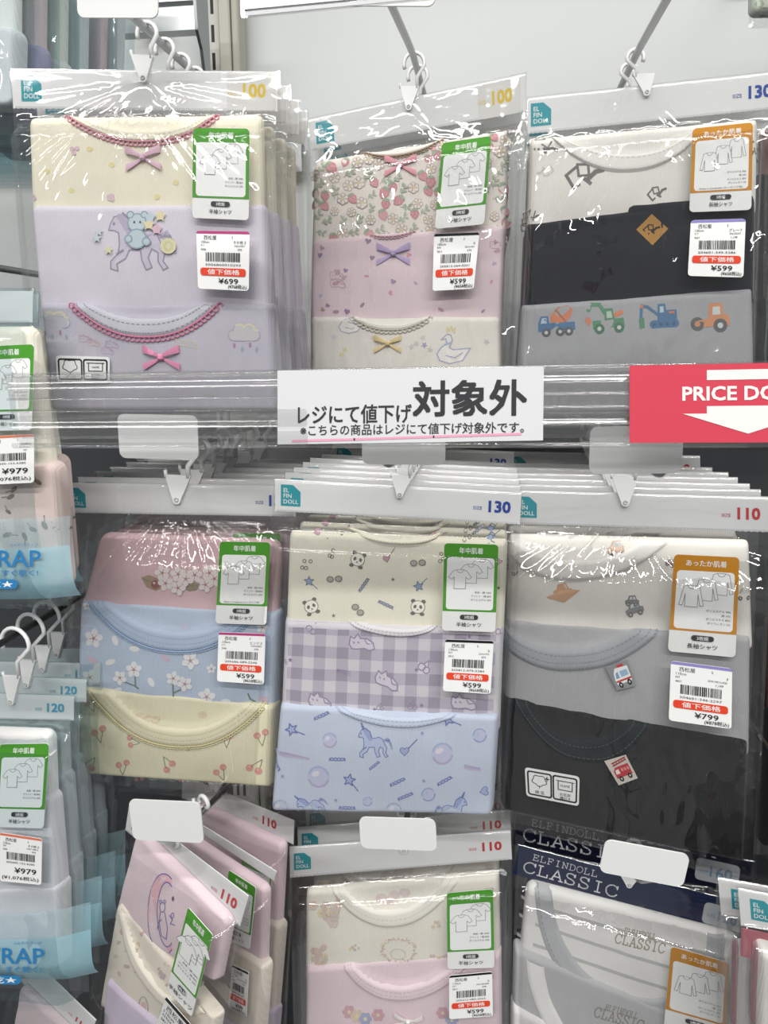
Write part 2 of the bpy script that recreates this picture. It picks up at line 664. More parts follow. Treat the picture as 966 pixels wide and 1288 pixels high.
class Shirt:
    def __init__(self, pack, quad, h, col, rc=0.006, base=0.002, neck=None, seed=0, label=None, r=0.006, puff=0.0012):
        """quad and neck in picture pixels"""
        self.pack, self.h, self.label = pack, h, label
        self.mb = MB()
        self.col = soft(col)
        self.quad = pack.q(quad, h)
        self.neck = None
        dip = None
        if neck:
            inn = [pack.uv(x, y, h) for x, y in arc_px(*neck['inner'], p=neck.get('p', 2.3))]
            outr = [pack.uv(x, y, h) for x, y in arc_px(*neck['outer'], p=neck.get('p', 2.3))]
            self.neck = (inn, outr, neck)
            us = [p[0] for p in inn]

            def dip(u, v):
                if u <= us[0] or u >= us[-1]:
                    return 0.0
                for k in range(len(us) - 1):
                    if us[k] <= u <= us[k + 1]:
                        f = (u - us[k]) / max(1e-9, us[k + 1] - us[k])
                        vv = inn[k][1] * (1 - f) + inn[k + 1][1] * f
                        x = (v - vv + 0.0012) / 0.003
                        x = min(1, max(0, x))
                        return 0.0030 * x * x * (3 - 2 * x)
                return 0.0
        self.hf = slab(self.mb, self.quad, h, base, self.col, rc=rc, seed=seed, dip=dip, r=r, puff=puff)

    def canvas(self, ox=0.0, oy=0.0, sc=1.0):
        """a drawing surface whose coordinates are crop coordinates of the photograph"""
        c = Canvas(self.mb, lambda x, y: self.pack.uv(ox + x / sc, oy + y / sc, self.h), self.hf)
        c.base = self.col
        return c

    def done(self):
        o = self.pack.child(self.mb, 'shirt', M_KNIT, label=self.label)
        if self.neck:
            inn, outr, nk = self.neck
            col = soft(nk['col'])
            mb = MB()
            rows = []
            J = 8
            for j in range(J + 1):
                f = j / J
                row = []
                for a, b in zip(inn, outr):
                    u, v = a[0] * (1 - f) + b[0] * f, a[1] * (1 - f) + b[1] * f
                    w = self.hf(u, v)
                    if j == 0:
                        w -= 0.0015
                    w += 0.0009 + 0.0016 * profile(min(f, 1 - f), 0.28) if 0 < j else 0.0
                    if j == J:
                        w = self.hf(u, v) + 0.0002
                    row.append((u, -w, v))
                rows.append(row)
            mb.quadgrid(rows, col, True, flip=True)
            # top-stitching: two rows of short dashes
            st = lin(nk.get('stitch', nk['col']))
            for f in nk.get('rows', (0.42, 0.78)):
                pts = [(a[0] * (1 - f) + b[0] * f, a[1] * (1 - f) + b[1] * f) for a, b in zip(inn, outr)]
                acc = 0.0
                for (x0, y0), (x1, y1) in zip(pts, pts[1:]):
                    L = math.hypot(x1 - x0, y1 - y0)
                    n = max(1, int(L / 0.0026))
                    for k in range(n):
                        c0, c1 = (k + 0.15) / n, (k + 0.75) / n
                        p0 = (x0 + (x1 - x0) * c0, y0 + (y1 - y0) * c0)
                        p1 = (x0 + (x1 - x0) * c1, y0 + (y1 - y0) * c1)
                        nx, ny = -(y1 - y0) / L * 0.0004, (x1 - x0) / L * 0.0004
                        ids = []
                        for qx, qy in ((p0[0] + nx, p0[1] + ny), (p1[0] + nx, p1[1] + ny), (p1[0] - nx, p1[1] - ny), (p0[0] - nx, p0[1] - ny)):
                            ids.append(mb.vert((qx, -(self.hf(qx, qy) + 0.0027), qy)))
                        mb.face(ids, st)
            self.pack.child(mb, 'neckline_trim', M_TRIM, o)
            if nk.get('lace'):
                lb = MB()
                lc = lin(nk['lace'])
                step = nk.get('lace_step', 0.0042)
                rr = nk.get('lace_r', 0.0021)
                acc, last = 0.0, None
                for a, b in zip(outr, outr[1:]):
                    L = math.dist(a, b)
                    pos = (step - acc) if last else 0.0
                    while pos <= L:
                        f = pos / L
                        x, y = a[0] + (b[0] - a[0]) * f, a[1] + (b[1] - a[1]) * f
                        nx, ny = (b[1] - a[1]) / L, -(b[0] - a[0]) / L
                        x, y = x + nx * rr * 0.8, y + ny * rr * 0.8
                        w = self.hf(x, y) + 0.0012
                        lb.tube([(x + rr * math.cos(t), -w, y + rr * math.sin(t)) for t in [k * math.pi / 4 for k in range(9)]], 0.0006, lc, 5)
                        last = True
                        acc = L - pos
                        pos += step
                    else:
                        acc = L - (pos - step) if last else acc + L
                lb.tube([(p[0], -(self.hf(*p) + 0.0014), p[1]) for p in outr], 0.0008, lc, 6)
                self.pack.child(lb, 'lace_edging', M_TRIM, o)
        self.obj = o
        return o

    def bow(self, px, py, wpx, col, cross=True):
        """ribbon bow sewn below the neck; wpx = its width in picture pixels"""
        u, v = self.pack.uv(px, py, self.h)
        u2, _ = self.pack.uv(px + wpx / 2, py, self.h)
        a = abs(u2 - u)
        mb = MB()
        c = lin(col)
        w0 = self.hf(u, v) + 0.0012
        for sx in (-1, 1):
            # loop: a flattened ribbon going out and up, coming back
            for up, ln, wd in ((0.42, 1.0, 0.26), (-0.50, 1.0, 0.22)):
                rows = []
                for j in range(4):
                    k = (j / 3 - 0.5) * 2
                    row = []
                    for i in range(9):
                        f = i / 8
                        x = sx * a * ln * f
                        y = a * up * (f ** 0.8) + k * a * wd * (0.35 + 0.65 * f) * 0.8
                        w = w0 + 0.0004 + (0.0022 * math.sin(math.pi * f) if up > 0 else 0.0008 * f) + 0.0002 * (1 - k * k)
                        row.append((u + x, -w, v + y))
                    rows.append(row)
                mb.quadgrid(rows, c, True, flip=(sx > 0))
                rows2 = [[(p[0], p[1] + 0.0006, p[2]) for p in r] for r in rows]
                mb.quadgrid(rows2, c, True, flip=(sx < 0))
        n = a * 0.16
        mb.box((u - n, -w0 - 0.0042, v - n), (u + n, -w0 + 0.0006, v + n), c, n * 0.5)
        self.pack.child(mb, 'ribbon_bow', M_RIBBON, self.obj)


def film(pack, quad, head_t, hmax, mat=None, seed=0, fan=0.0016, amp=0.0016, ns=110, nt=150, fanc=None, name='film_bag', ramp=.048, angf=11, ml=.004, mr=.004):
    """the clear bag around header and shirts: wrinkled front sheet and flat back sheet"""
    q = pack.q(quad, 0.0)
    m = bil(q)
    wid = math.dist(q[0], q[1])
    hgt = math.dist(q[0], q[3])
    fc = fanc or (0.0, 0.0)
    mb = MB()
    rows = []
    col = (1, 1, 1, 1)
    for j in range(nt + 1):
        t = j / nt
        row = []
        for i in range(ns + 1):
            s = 0.5 - 0.5 * math.cos(math.pi * (0.12 + 0.76 * i / ns))
            s = (s - 0.5) / (0.5 * math.cos(math.pi * 0.12)) * 0.5 + 0.5
            u, v = m(s, t)
            x = min(s, 1 - s) * wid
            k = min(1.0, max(0.0, (t - head_t - 0.004) / ramp))
            k = k * k * (3 - 2 * k)
            bot = profile((1 - t) * hgt, 0.020)
            side = profile(max(0.0, min(s * wid - ml, (1 - s) * wid - mr)), 0.011)
            w = 0.0030 + (hmax - 0.0030) * k * side * bot
            env = 0.15 + 0.85 * k
            P = Vector((u * 30 + seed * 3.1, v * 14, seed * 2.7))
            n = mnoise.noise(P) + 0.6 * (1 - 2 * abs(mnoise.noise(P * 2.1 + Vector((5, 1, 2)))))
            w += amp * n * env * min(1.0, x / 0.010)
            du, dv = u - fc[0], v - fc[1]
            rr = math.hypot(du, dv)
            an = math.atan2(du, -dv)
            f = fan * min(1.0, max(0.0, (rr - .018) / .02)) * math.exp(-max(0, rr - 0.03) / 0.045) * (1 if t > head_t else 0.12)
            rg = 1 - min(1.0, 3.2 * abs(mnoise.noise(Vector((an * angf + seed, rr * 9, seed)))))
            w += f * 1.6 * rg * min(1.0, x / 0.02)
            edge = min(i, ns - i, j, nt - j)
            if edge == 0:
                w = 0.0002
            row.append((u, -w, v))
        rows.append(row)
    mb.quadgrid(rows, col, True, flip=True)
    mb.quadgrid([[(m(i / 6, j / 6)[0], 0.0006, m(i / 6, j / 6)[1]) for i in range(7)] for j in range(7)], col, False)
    return pack.child(mb, name, mat or M_FILM)


def header(pack, quad, size='130', size_col='#2b4aa0', col='#e3e4e4', logo=True, size_at=0.925, pre='SIZE', art=None, logo_at=0.055, teeth=True, patch=False, logo_w=0.019):
    """printed header card; canvas 100 wide"""
    q = pack.q(quad, 0.001)
    mb = MB()
    wid, hgt = math.dist(q[0], q[1]), math.dist(q[0], q[3])
    H = 100 * hgt / wid
    m0 = bil(q)
    m = lambda x, y: m0(x / 100, y / H)
    c = lin(col)
    # card with a finely toothed lower edge
    top = [m(0, 0), m(100, 0)]
    low = []
    n = 96
    for k in range(n + 1):
        low.append(m(100 - 100 * k / n, H - (0.35 if (k % 2 and teeth) else 0)))
    out = top + low
    mb.prism([(p[0], p[1]) for p in out][::-1], -0.0014, -0.0006, c)
    cv = Canvas(mb, m, lambda u, v: 0.0014)
    if logo:
        s = 100 * logo_w / wid
        x0, y0 = logo_at * 100, H / 2 - s * 0.56
        L = cv.sub(x0, y0, s)
        L.poly([(0, 0), (0.62, 0), (1, 0.34), (1, 1.08), (0, 1.08)], TEAL)
        L.up()
        L.text('EL', 0.14, 0.28, 0.30, W_, 'l', 0.01)
        L.text('FIN', 0.14, 0.56, 0.30, W_, 'l', 0.01)
        L.text('DOLL', 0.14, 0.85, 0.30, W_, 'l', 0.01, fit=0.74)
        cv.layer += 5
    if size:
        e = 100 * 0.0150 / wid
        sc = lin(size_col)
        if patch:
            cv.rrect(size_at * 100 - e * 1.55, H / 2 - e * 1.0, size_at * 100 + e * 1.25, H / 2 + e * 1.0, e * 0.2, lin('#d5d5d2'))
        cv.text(size, size_at * 100, H / 2, e, sc, 'c', dbl=0.065)
        if pre:
            cv.text(pre, size_at * 100 - e * 1.02, H / 2 + e * 0.1, e * 0.30, sc, 'r')
    if teeth:
        cv.layer = 1
        n = 120
        cv.many([[(1 + 98 * (k + .1) / n, H * .93), (1 + 98 * (k + .6) / n, H * .93), (1 + 98 * (k + .6) / n, H * .985), (1 + 98 * (k + .1) / n, H * .985)] for k in range(n)], lin('#b9bcbd'))
    if art:
        art(cv, H)
    return pack.child(mb, 'header_card', M_CARD)


def hanger(pack, tip, tab_l, tab_r, loop_top, w=0.0035, col='#e9eaea', lean=0.0, mirror=1):
    """white plastic clip on the header card: a tapering tab and an open hook over the rod"""
    t = pack.uv(*tip, w)
    l = pack.uv(*tab_l, w)
    r = pack.uv(*tab_r, w)
    p = pack.uv(*loop_top, w)
    c = lin(col)
    mb = MB()
    ww = math.dist(l, r)
    out = [l, (l[0] - ww * 0.02, l[1] + ww * 0.10), (r[0], r[1] + ww * 0.06), r]
    rad = ww * 0.16
    for k in range(7):
        a = -math.pi * k / 6
        out.append((t[0] + rad * math.cos(a), t[1] + rad + rad * math.sin(a)))
    mb.prism(out, -w - 0.0016, -w + 0.0020, c)
    # small eyelet in the tab
    mb.tube([(t[0] + rad * 0.45 * math.cos(k * math.pi / 5), -w - 0.0018, t[1] + rad * 1.1 + rad * 0.45 * math.sin(k * math.pi / 5)) for k in range(11)], 0.0007, lin('#b5b6b6'), 6)
    # horns at the tab's shoulders
    mb.tube([(l[0], -w, l[1]), (l[0] - 0.0005, -w, l[1] + ww * 0.28)], ww * 0.075, c, 8)
    R = max(0.0075, (p[1] - r[1]) * 0.32)
    cx, cy = p[0], p[1] - R
    path = []
    s = mirror
    foot = (r[0] - ww * 0.10, r[1]) if s > 0 else (l[0] + ww * 0.1, l[1])
    path.append((foot[0], -w, foot[1] - 0.001))
    path.append((foot[0], -w, (foot[1] + cy) / 2 - 0.001))
    for k in range(13):
        a = math.radians(-10 + 215 * k / 12)
        path.append((cx + s * R * math.cos(a), -w, cy + R * math.sin(a)))
    tr = ww * 0.10
    mb.tube(path, tr, c, 10)
    return pack.child(mb, 'hanger_clip', M_PLASTIC), pack.world(cx, cy + R - tr - 0.0037, w)


def shirt_icon(cv, x, y, s, long=False):
    g = lin('#77797b')
    if long:
        o = [(-.18, -.5), (-.34, -.44), (-.52, .42), (-.38, .45), (-.27, -.1), (-.27, .5), (.27, .5), (.27, -.1), (.38, .45), (.52, .42), (.34, -.44), (.18, -.5)]
    else:
        o = [(-.18, -.5), (-.36, -.42), (-.58, -.10), (-.42, 0), (-.29, -.12), (-.29, .5), (.29, .5), (.29, -.12), (.42, 0), (.58, -.10), (.36, -.42), (.18, -.5)]
    c = cv.sub(x, y, s)
    c.poly(o, lin('#f4f5f4'))
    c.up()
    c.line(o, 0.022, g)
    c.line([(-.18, -.5), (-.11, -.38), (0, -.34), (.11, -.38), (.18, -.5)], 0.022, g)
    c.line([(-.18, -.5), (.18, -.5)], 0.02, g)
    cv.layer = c.layer + 1


def tag(pack, quad, w, long=False, made=None, title=None, kind=None, rot_lines=0, seed=0):
    q = pack.q(quad, w)
    mb = MB()
    wid, hgt = math.dist(q[0], q[1]), math.dist(q[0], q[3])
    H = 100 * hgt / wid
    m0 = bil(q)
    m = lambda x, y: m0(x / 100, y / H)
    out = [m(x, y) for x, y in Canvas.rr(0, 0, 100, H, 7)]
    c0 = ORANGE if long else GREEN
    mb.prism([(p[0], p[1]) for p in out], -w - 0.0002, -w + 0.0003, W_)
    cv = Canvas(mb, m, lambda u, v: w + 0.0002)
    G = H * 0.77
    r = 7
    pts = [p for p in Canvas.rr(0, 0, 100, G, r)]
    top = [p for p in pts if p[1] < G / 2]
    cv.poly([(0, G), (0, r)] + [p for p in top if p[0] < 50] + [p for p in top if p[0] >= 50] + [(100, r), (100, G)], c0)
    cv.up()
    cv.text(title or ('あったか肌着' if long else '年中肌着'), 50, H * 0.078, H * 0.066 if long else H * 0.075, W_, 'c', 0.015, fit=62 if long else 44)
    cv.rrect(6, H * 0.155, 94, H * 0.748, 6, lin('#f4f5f4'))
    cv.up(2)
    s = H * 0.215
    for px, py in ((71, 0.275), (51, 0.335), (31, 0.40)) if not long else ((74, 0.275), (52, 0.34), (30, 0.41)):
        shirt_icon(cv, px, H * py, s, long)
    g = lin('#55585a')
    rows = ['ポリエステル 90%', '綿 10%', 'ポリエステル 85%', 'ポリウレタン 5%'] if long else ['本体・綿 100%', 'プリント・綿 80%', 'ポリエステル 20%']
    y = H * 0.545
    for k, tline in enumerate(rows):
        cv.text(tline, 90, y + k * H * 0.042, H * 0.028, g, 'r')
    if made:
        cv.text(made, 50, H * 0.725, H * 0.026, g, 'c', fit=70)
    cv.rrect(33, H * 0.805, 67, H * 0.862, H * 0.027, lin('#3a3a3c'))
    cv.up()
    cv.text('3枚組', 50, H * 0.834, H * 0.044, W_, 'c', 0.012)
    cv.text(kind or ('長袖シャツ' if long else '半袖シャツ'), 50, H * 0.918, H * 0.056, K_, 'c', 0.006)
    o = pack.child(mb, 'description_tag', M_STICK, label='orange and white description tag' if long else 'green and white description tag')
    return o


def sticker(pack, quad, w, line, size, right, codes, barcode, price, tax, band=True, line_only=None):
    q = pack.q(quad, w)
    mb = MB()
    wid, hgt = math.dist(q[0], q[1]), math.dist(q[0], q[3])
    H = 100 * hgt / wid
    m0 = bil(q)
    m = lambda x, y: m0(x / 100, y / H)
    mb.prism([m(x, y) for x, y in Canvas.rr(0, 0, 100, H, 6)], -w - 0.00015, -w + 0.00025, W_)
    cv = Canvas(mb, m, lambda u, v: w + 0.00015)
    cv.poly([(0, H * .05), (0.5, H * .025), (4, 0.3), (96, 0.3), (99.5, H * .025), (100, H * .05)], lin(line))
    cv.up()
    k = lin('#2a2a2c')
    cv.text('西松屋', 14, H * .115, H * .082, k, 'l')
    cv.text('S', 68, H * .11, H * .06, k)
    cv.text(size, 9, H * .19, H * .062, k, 'l')
    cv.text(right, 94, H * .19, H * .062, k, 'r')
    cv.text(codes[0], 8, H * .245, H * .046, k, 'l')
    cv.text(codes[1], 92, H * .25, H * .044, k, 'r')
    cv.text(codes[2], 8, H * .315, H * .05, k, 'l')
    cv.text(codes[3], 86, H * .315, H * .055, k, 'r')
    rnd = random.Random(barcode)
    x = 17.0
    bars = []
    while x < 83:
        b = rnd.choice((0.9, 0.9, 1.6, 2.3))
        bars.append([(x, H * .365), (x + b, H * .365), (x + b, H * .52), (x, H * .52)])
        x += b + rnd.choice((0.9, 0.9, 1.5, 2.0))
    cv.many(bars, k)
    cv.text(barcode, 50, H * .575, H * .054, k, 'c', fit=68)
    if band:
        cv.rrect(6, H * .63, 94, H * .765, 5, lin('#e2492f'))
        cv.up()
        cv.text('値下価格', 51, H * .697, H * .095, W_, 'c', 0.012, fit=62)
        cv.text('¥' + price, 60, H * .85, H * .125, K_, 'c', 0.012, fit=38)
        cv.text('(¥%s税込)' % tax, 96, H * .945, H * .078, K_, 'r', 0.008)
    else:
        cv.text('¥' + price, 62, H * .735, H * .16, K_, 'c', 0.012, fit=52)
        cv.text('(¥%s税込)' % tax, 50, H * .90, H * .095, K_, 'c', 0.006, fit=88)
    return pack.child(mb, 'price_sticker', M_STICK)


def care_label(pack, quad, w, plus=False):
    q = pack.q(quad, w)
    mb = MB()
    wid, hgt = math.dist(q[0], q[1]), math.dist(q[0], q[3])
    H = 100 * hgt / wid
    m0 = bil(q)
    m = lambda x, y: m0(x / 100, y / H)
    mb.prism([m(x, y) for x, y in Canvas.rr(0, 0, 100, H, 6)], -w - 0.00015, -w + 0.00025, W_)
    cv = Canvas(mb, m, lambda u, v: w + 0.00015)
    for x0 in (5, 52):
        cv.line(Canvas.rr(x0, 6, x0 + 43, H - 6, 4), 3.0, K_, True)
    cv.up()
    c = cv.sub(26, H * .40, 13)
    c.line([(math.cos(a) * (1 + .12 * math.sin(5 * a)), -.1 + math.sin(a) * .8 * (1 + .12 * math.sin(5 * a))) for a in [k * 2 * math.pi / 24 for k in range(24)]], .10, K_, True)
    c.line([(0, .7), (0, 1.05)], .1, K_)
    if plus:
        cv.text('+', 40, H * .28, H * .3, K_, 'c', 0.02)
    cv.text('綿 混' if plus else '綿100%', 26, H * .78, H * .13, K_)
    cv.line([(58, H * .25), (90, H * .25)], 1.6, K_)
    cv.line([(61, H * .25), (61, H * .55), (87, H * .55), (87, H * .25)], 1.6, K_)
    cv.text('NAME', 74, H * .40, H * .11, K_)
    cv.text('お名前', 74, H * .70, H * .12, K_)
    cv.text('欄付き', 74, H * .83, H * .12, K_)
    return pack.child(mb, 'care_label', M_STICK)


# ------------------------------------------------------------------ display hooks
BACK_Y = 1.184


def display_hook(label, plate_px, d_plate, through, group, col='#dadcdb', tip_px=None, black=False, drop=0.0):
    """steel rod from the wall bar to the aisle with a white price plate on its front end. plate_px: TL, TR, BR, BL"""
    if plate_px is None:
        y = d_plate
        C = Vector((through.x, y, through.z + 0.006))
        w, h, tilt = 0.062, 0.035, 0.0
        pts = None
    else:
        cen = ((plate_px[0][0] + plate_px[2][0]) / 2, (plate_px[0][1] + plate_px[2][1]) / 2)
        C = at(cen[0], cen[1], d_plate)
        y = C.y
        pts = [at_y(px, py, y) for px, py in plate_px]
        w = ((pts[1] - pts[0]).length + (pts[2] - pts[3]).length) / 2
        h = ((pts[0] - pts[3]).length + (pts[1] - pts[2]).length) / 2
        tilt = math.atan2((pts[1] - pts[0]).z, (pts[1] - pts[0]).x)
    root = thing('display_hook', label, 'display hook', group, C)
    R = Matrix.Rotation(-tilt, 3, 'Y')
    mb = MB()
    n0 = len(mb.v)
    ol = Canvas.rr(-w / 2, -h / 2, w / 2, h / 2, 0.0055, 6)
    mb.prism([tuple((R @ Vector((a, 0, b))).xz) for a, b in ol], -0.0008, 0.0008, lin(col))
    mb.build('price_plate', M_PLASTIC, root)
    # rod
    f = Vector(through) - C
    fz = min(h * 0.40, max(-h * 0.46, f.z + 0.004))
    front = Vector((max(-w * .3, min(w * .3, f.x)), 0.005, fz))
    knee = Vector((f.x, max(0.03, f.y - 0.020), f.z))
    back = Vector((f.x, BACK_Y - y, f.z - drop))
    dirv = (knee - front) / (knee.y - front.y)
    mb = MB()
    path = [front + Vector((0, -0.001, 0)), front + dirv * 0.01]
    for k in range(1, 8):
        t = k / 8
        p0, p1_, p2_ = front + dirv * (knee.y - front.y) * .7, knee, knee + (back - knee) * (.02 / (back.y - knee.y))
        path.append(p0 * (1 - t) ** 2 + p1_ * 2 * t * (1 - t) + p2_ * t * t)
    path.append(back)
    mb.tube(path, 0.0033, lin('#a6a8aa') if not black else lin('#1d1e20'), 12)
    rod = mb.build('rod', M_METAL if not black else M_PAINT, root)
    # bracket that clips over the wall bar
    mb = MB()
    mb.box((back.x - 0.014, back.y - 0.012, back.z - 0.012), (back.x + 0.014, back.y + 0.004, back.z + 0.03), lin('#a7a9ab'), 0.002)
    mb.build('bracket', M_METAL, root)
    # plastic plate holder on the rod
    mb = MB()
    c = lin('#dcdedd')
    q0 = front + dirv * 0.004
    q1 = front + dirv * 0.032
    mb.box((-0.0085, 0.0010, max(-h * 0.47, min(fz - 0.005, -h * 0.3))), (0.0085, 0.0045, max(fz + 0.006, h * 0.2)), c, 0.001)
    mb.tube([q0, q1], 0.0050, c, 12)
    mb.build('plate_holder', M_PLASTIC, root)
    return Vector((0, 1, 0))


# ------------------------------------------------------------------ motifs (unit size, y down)
def heart(c, col, line=None):
    p = []
    for k in range(20):
        a = 2 * math.pi * k / 20
        p.append((0.055 * 8 * math.sin(a) ** 3 * 1.0, -(13 * math.cos(a) - 5 * math.cos(2 * a) - 2 * math.cos(3 * a) - math.cos(4 * a)) / 34))
    c.poly(p, col)
    if line:
        c.line(p, 0.06, line, True)


def star_pts(r=0.5, q=0.45, n=5):
    return [((r if k % 2 == 0 else r * q) * math.sin(math.pi * k / n), -(r if k % 2 == 0 else r * q) * math.cos(math.pi * k / n)) for k in range(2 * n)]


def star(c, col, line=None, lw=0.08):
    c.poly(star_pts(), col)
    if line:
        c.line(star_pts(), lw, line, True)


def wand(c, fill, line):
    c.line([(0.12, 0.1), (0.62, 0.55)], 0.07, line)
    s = c.sub(-0.1, -0.1, 0.85)
    s.layer = c.layer
    star(s, fill, line, 0.09)
    c.layer = s.layer


def lolly(c, fill, line):
    c.line([(0.05, 0.0), (0.55, -0.5)], 0.06, line)
    s = c.sub(-0.12, 0.1, 0.55)
    s.layer = c.layer
    heart(s, fill, line)


def candy(c, fill, line):
    for x, r in ((-0.36, 0.13), (-0.12, 0.15), (0.12, 0.15), (0.36, 0.13)):
        c.ell(x, 0, 0.13, r * 0.7, fill, n=10)
        c.ring(x, 0, 0.13, r * 0.7, 0.05, line, 10)
    c.line([(-0.5, -0.1), (-0.55, 0.1)], 0.05, line)
    c.line([(0.5, -0.1), (0.55, 0.1)], 0.05, line)


def blossom(c, pet, core='#b85a6a', dark=None):
    for k in range(5):
        a = math.radians(72 * k - 90)
        c.ell(0.28 * math.cos(a), 0.28 * math.sin(a), 0.25, 0.19, pet, ang=72 * k - 90, n=10)
    for k in range(5):
        a = math.radians(72 * k - 54)
        c.line([(0, 0), (0.24 * math.cos(a), 0.24 * math.sin(a))], 0.035, lin(core))
    c.ell(0, 0, 0.09, 0.09, lin(core), n=8)


def cherry(c, red='#d9827c'):
    g = lin('#5c7a4c')
    c.line([(-0.28, 0.18), (-0.1, -0.12), (0.12, -0.5)], 0.05, g)
    c.line([(0.26, 0.1), (0.22, -0.2), (0.12, -0.5)], 0.05, g)
    c.ell(-0.28, 0.28, 0.22, 0.21, lin(red))
    c.ell(0.27, 0.2, 0.22, 0.21, lin(red))
    c.up()
    c.ell(-0.34, 0.22, 0.06, 0.05, lin('#edb3ac'), n=8)
    c.ell(0.21, 0.14, 0.06, 0.05, lin('#edb3ac'), n=8)
    c.ell(-0.2, 0.12, 0.05, 0.04, lin('#7c3a34'), n=8)


def strawberry(c, red='#d98a94'):
    p = [(0, 0.5), (-0.25, 0.3), (-0.4, 0.0), (-0.34, -0.24), (0, -0.3), (0.34, -0.24), (0.4, 0.0), (0.25, 0.3)]
    c.poly(p, lin(red))
    c.up()
    for k in range(5):
        a = math.radians(-160 + 35 * k)
        c.ell(0.2 * math.cos(a), -0.27 + 0.14 * math.sin(a), 0.15, 0.07, lin('#8fae8c'), ang=-160 + 35 * k, n=8)
    for x, y in ((-0.15, 0), (0.12, -0.05), (0, 0.2), (-0.2, -0.12), (0.2, 0.1)):
        c.ell(x, y, 0.03, 0.04, lin('#f2d9d4'), n=6)


def leafsprig(c, col='#a3b79c'):
    g = lin(col)
    c.line([(-0.4, 0.35), (0, 0), (0.4, -0.3)], 0.05, g)
    for x, y, a in ((-0.2, 0.0, -60), (0.0, 0.2, 20), (0.2, -0.35, -70), (0.3, 0.0, 10)):
        c.ell(x, y, 0.2, 0.1, g, ang=a, n=9)


def sketchflower(c, line='#b9a9a0', fill='#efe6dc', core='#e2c88a'):
    c.ell(0, 0, 0.4, 0.4, lin(fill), n=12)
    for k in range(6):
        a = math.radians(60 * k)
        c.ring(0.26 * math.cos(a), 0.26 * math.sin(a), 0.17, 0.17, 0.05, lin(line), 9)
    c.ell(0, 0, 0.12, 0.12, lin(core), n=8)


def panda(c):
    k = lin('#3b3a3c')
    w = lin('#f7f4e8')
    for x in (-0.34, 0.34):
        c.ell(x, -0.38, 0.15, 0.14, k)
        c.ell(x * 0.9, 0.45, 0.16, 0.12, k)
    c.ell(0, 0, 0.48, 0.44, k, n=18)
    c.up()
    c.ell(0, 0, 0.44, 0.40, w, n=18)
    c.up()
    for x in (-0.19, 0.19):
        c.ell(x, -0.02, 0.10, 0.13, k, ang=20 if x < 0 else -20)
    c.up()
    c.ell(0, 0.14, 0.05, 0.035, k, n=8)
    c.line([(-0.06, 0.22), (0, 0.19), (0.06, 0.22)], 0.03, k)


def pony(c, fill, line, mane, rider=False):
    """small leaping unicorn facing left"""
    body = [(-.42, -.28), (-.36, -.40), (-.27, -.42), (-.18, -.30), (-.12, -.16), (.05, -.14), (.22, -.18), (.34, -.12), (.40, .02),
            (.48, .16), (.44, .32), (.52, .42), (.44, .46), (.36, .32), (.36, .18), (.26, .12), (.20, .26), (.26, .42), (.17, .46), (.10, .30),
            (.08, .14), (-.10, .14), (-.16, .28), (-.30, .36), (-.28, .48), (-.40, .44), (-.40, .32), (-.28, .20), (-.26, .04), (-.28, -.14), (-.36, -.18), (-.44, -.18)]
    c.poly(body, fill)
    c.up()
    c.line(body, 0.022, line, True)
    for k in range(5):
        f = k / 4
        c.ell(-.24 + .16 * f, -.38 + .24 * f, 0.09, 0.06, mane, ang=40, n=9)
    c.line([(-.30, -.42), (-.36, -.62), (-.25, -.43)], 0.035, line)
    c.line([(-.22, -.46), (-.08, -.34), (-.02, -.18)], 0.03, line)
    for k in range(3):
        c.line([(.38, -.08), (.50 + .05 * k, -.16 + .07 * k), (.58 + .03 * k, -.02 + .1 * k)], 0.04, mane if k != 1 else line)
    c.ell(-.36, -.29, 0.022, 0.03, line, n=6)
    c.line([(-.30, .20), (-.20, .14)], 0.03, line)


def swan(c):
    l = lin('#a9a6cf')
    b = [(-.12, -.38), (-.02, -.36), (.02, -.22), (-.06, -.02), (.04, .04), (.28, .02), (.52, .0), (.40, .18), (.30, .34), (-.04, .42), (-.32, .34), (-.40, .16), (-.30, .0), (-.12, -.14), (-.16, -.26), (-.28, -.24)]
    c.poly(b, lin('#f1efe9'))
    c.up()
    c.line(b, 0.035, l, True)
    c.line([(-.16, .2), (.1, .26), (.3, .12)], 0.03, l)
    c.line([(-.12, -.44), (-.13, -.58), (-.06, -.48), (0, -.6), (.03, -.46), (.10, -.56), (.08, -.42)], 0.04, lin('#e0cf8c'))
    c.line([(-.18, -.10), (-.04, -.14)], 0.06, lin('#9fb7d8'))


def cloud(c, drops=True):
    l = lin('#a79fb8')
    y = lin('#d9d5a9')
    pts = []
    for cx, cy, r, a0, a1 in ((-.32, .02, .17, 90, 270), (-.14, -.12, .2, 180, 320), (.16, -.12, .2, 210, 350), (.34, .02, .17, 270, 450)):
        for k in range(6):
            a = math.radians(a0 + (a1 - a0) * k / 5)
            pts.append((cx + r * math.cos(a), cy + r * math.sin(a)))
    c.poly(pts, lin('#c5c3c4'))
    c.up()
    c.line(pts, 0.03, l, True)
    c.line(pts[8:20], 0.06, y)
    if drops:
        for x, yy, h in ((-.3, .34, '#b0709a'), (-.05, .45, '#8ea6b8'), (.2, .32, '#b0709a'), (.4, .46, '#8ea6b8')):
            c.ell(x, yy, .04, .08, lin(h), n=8)


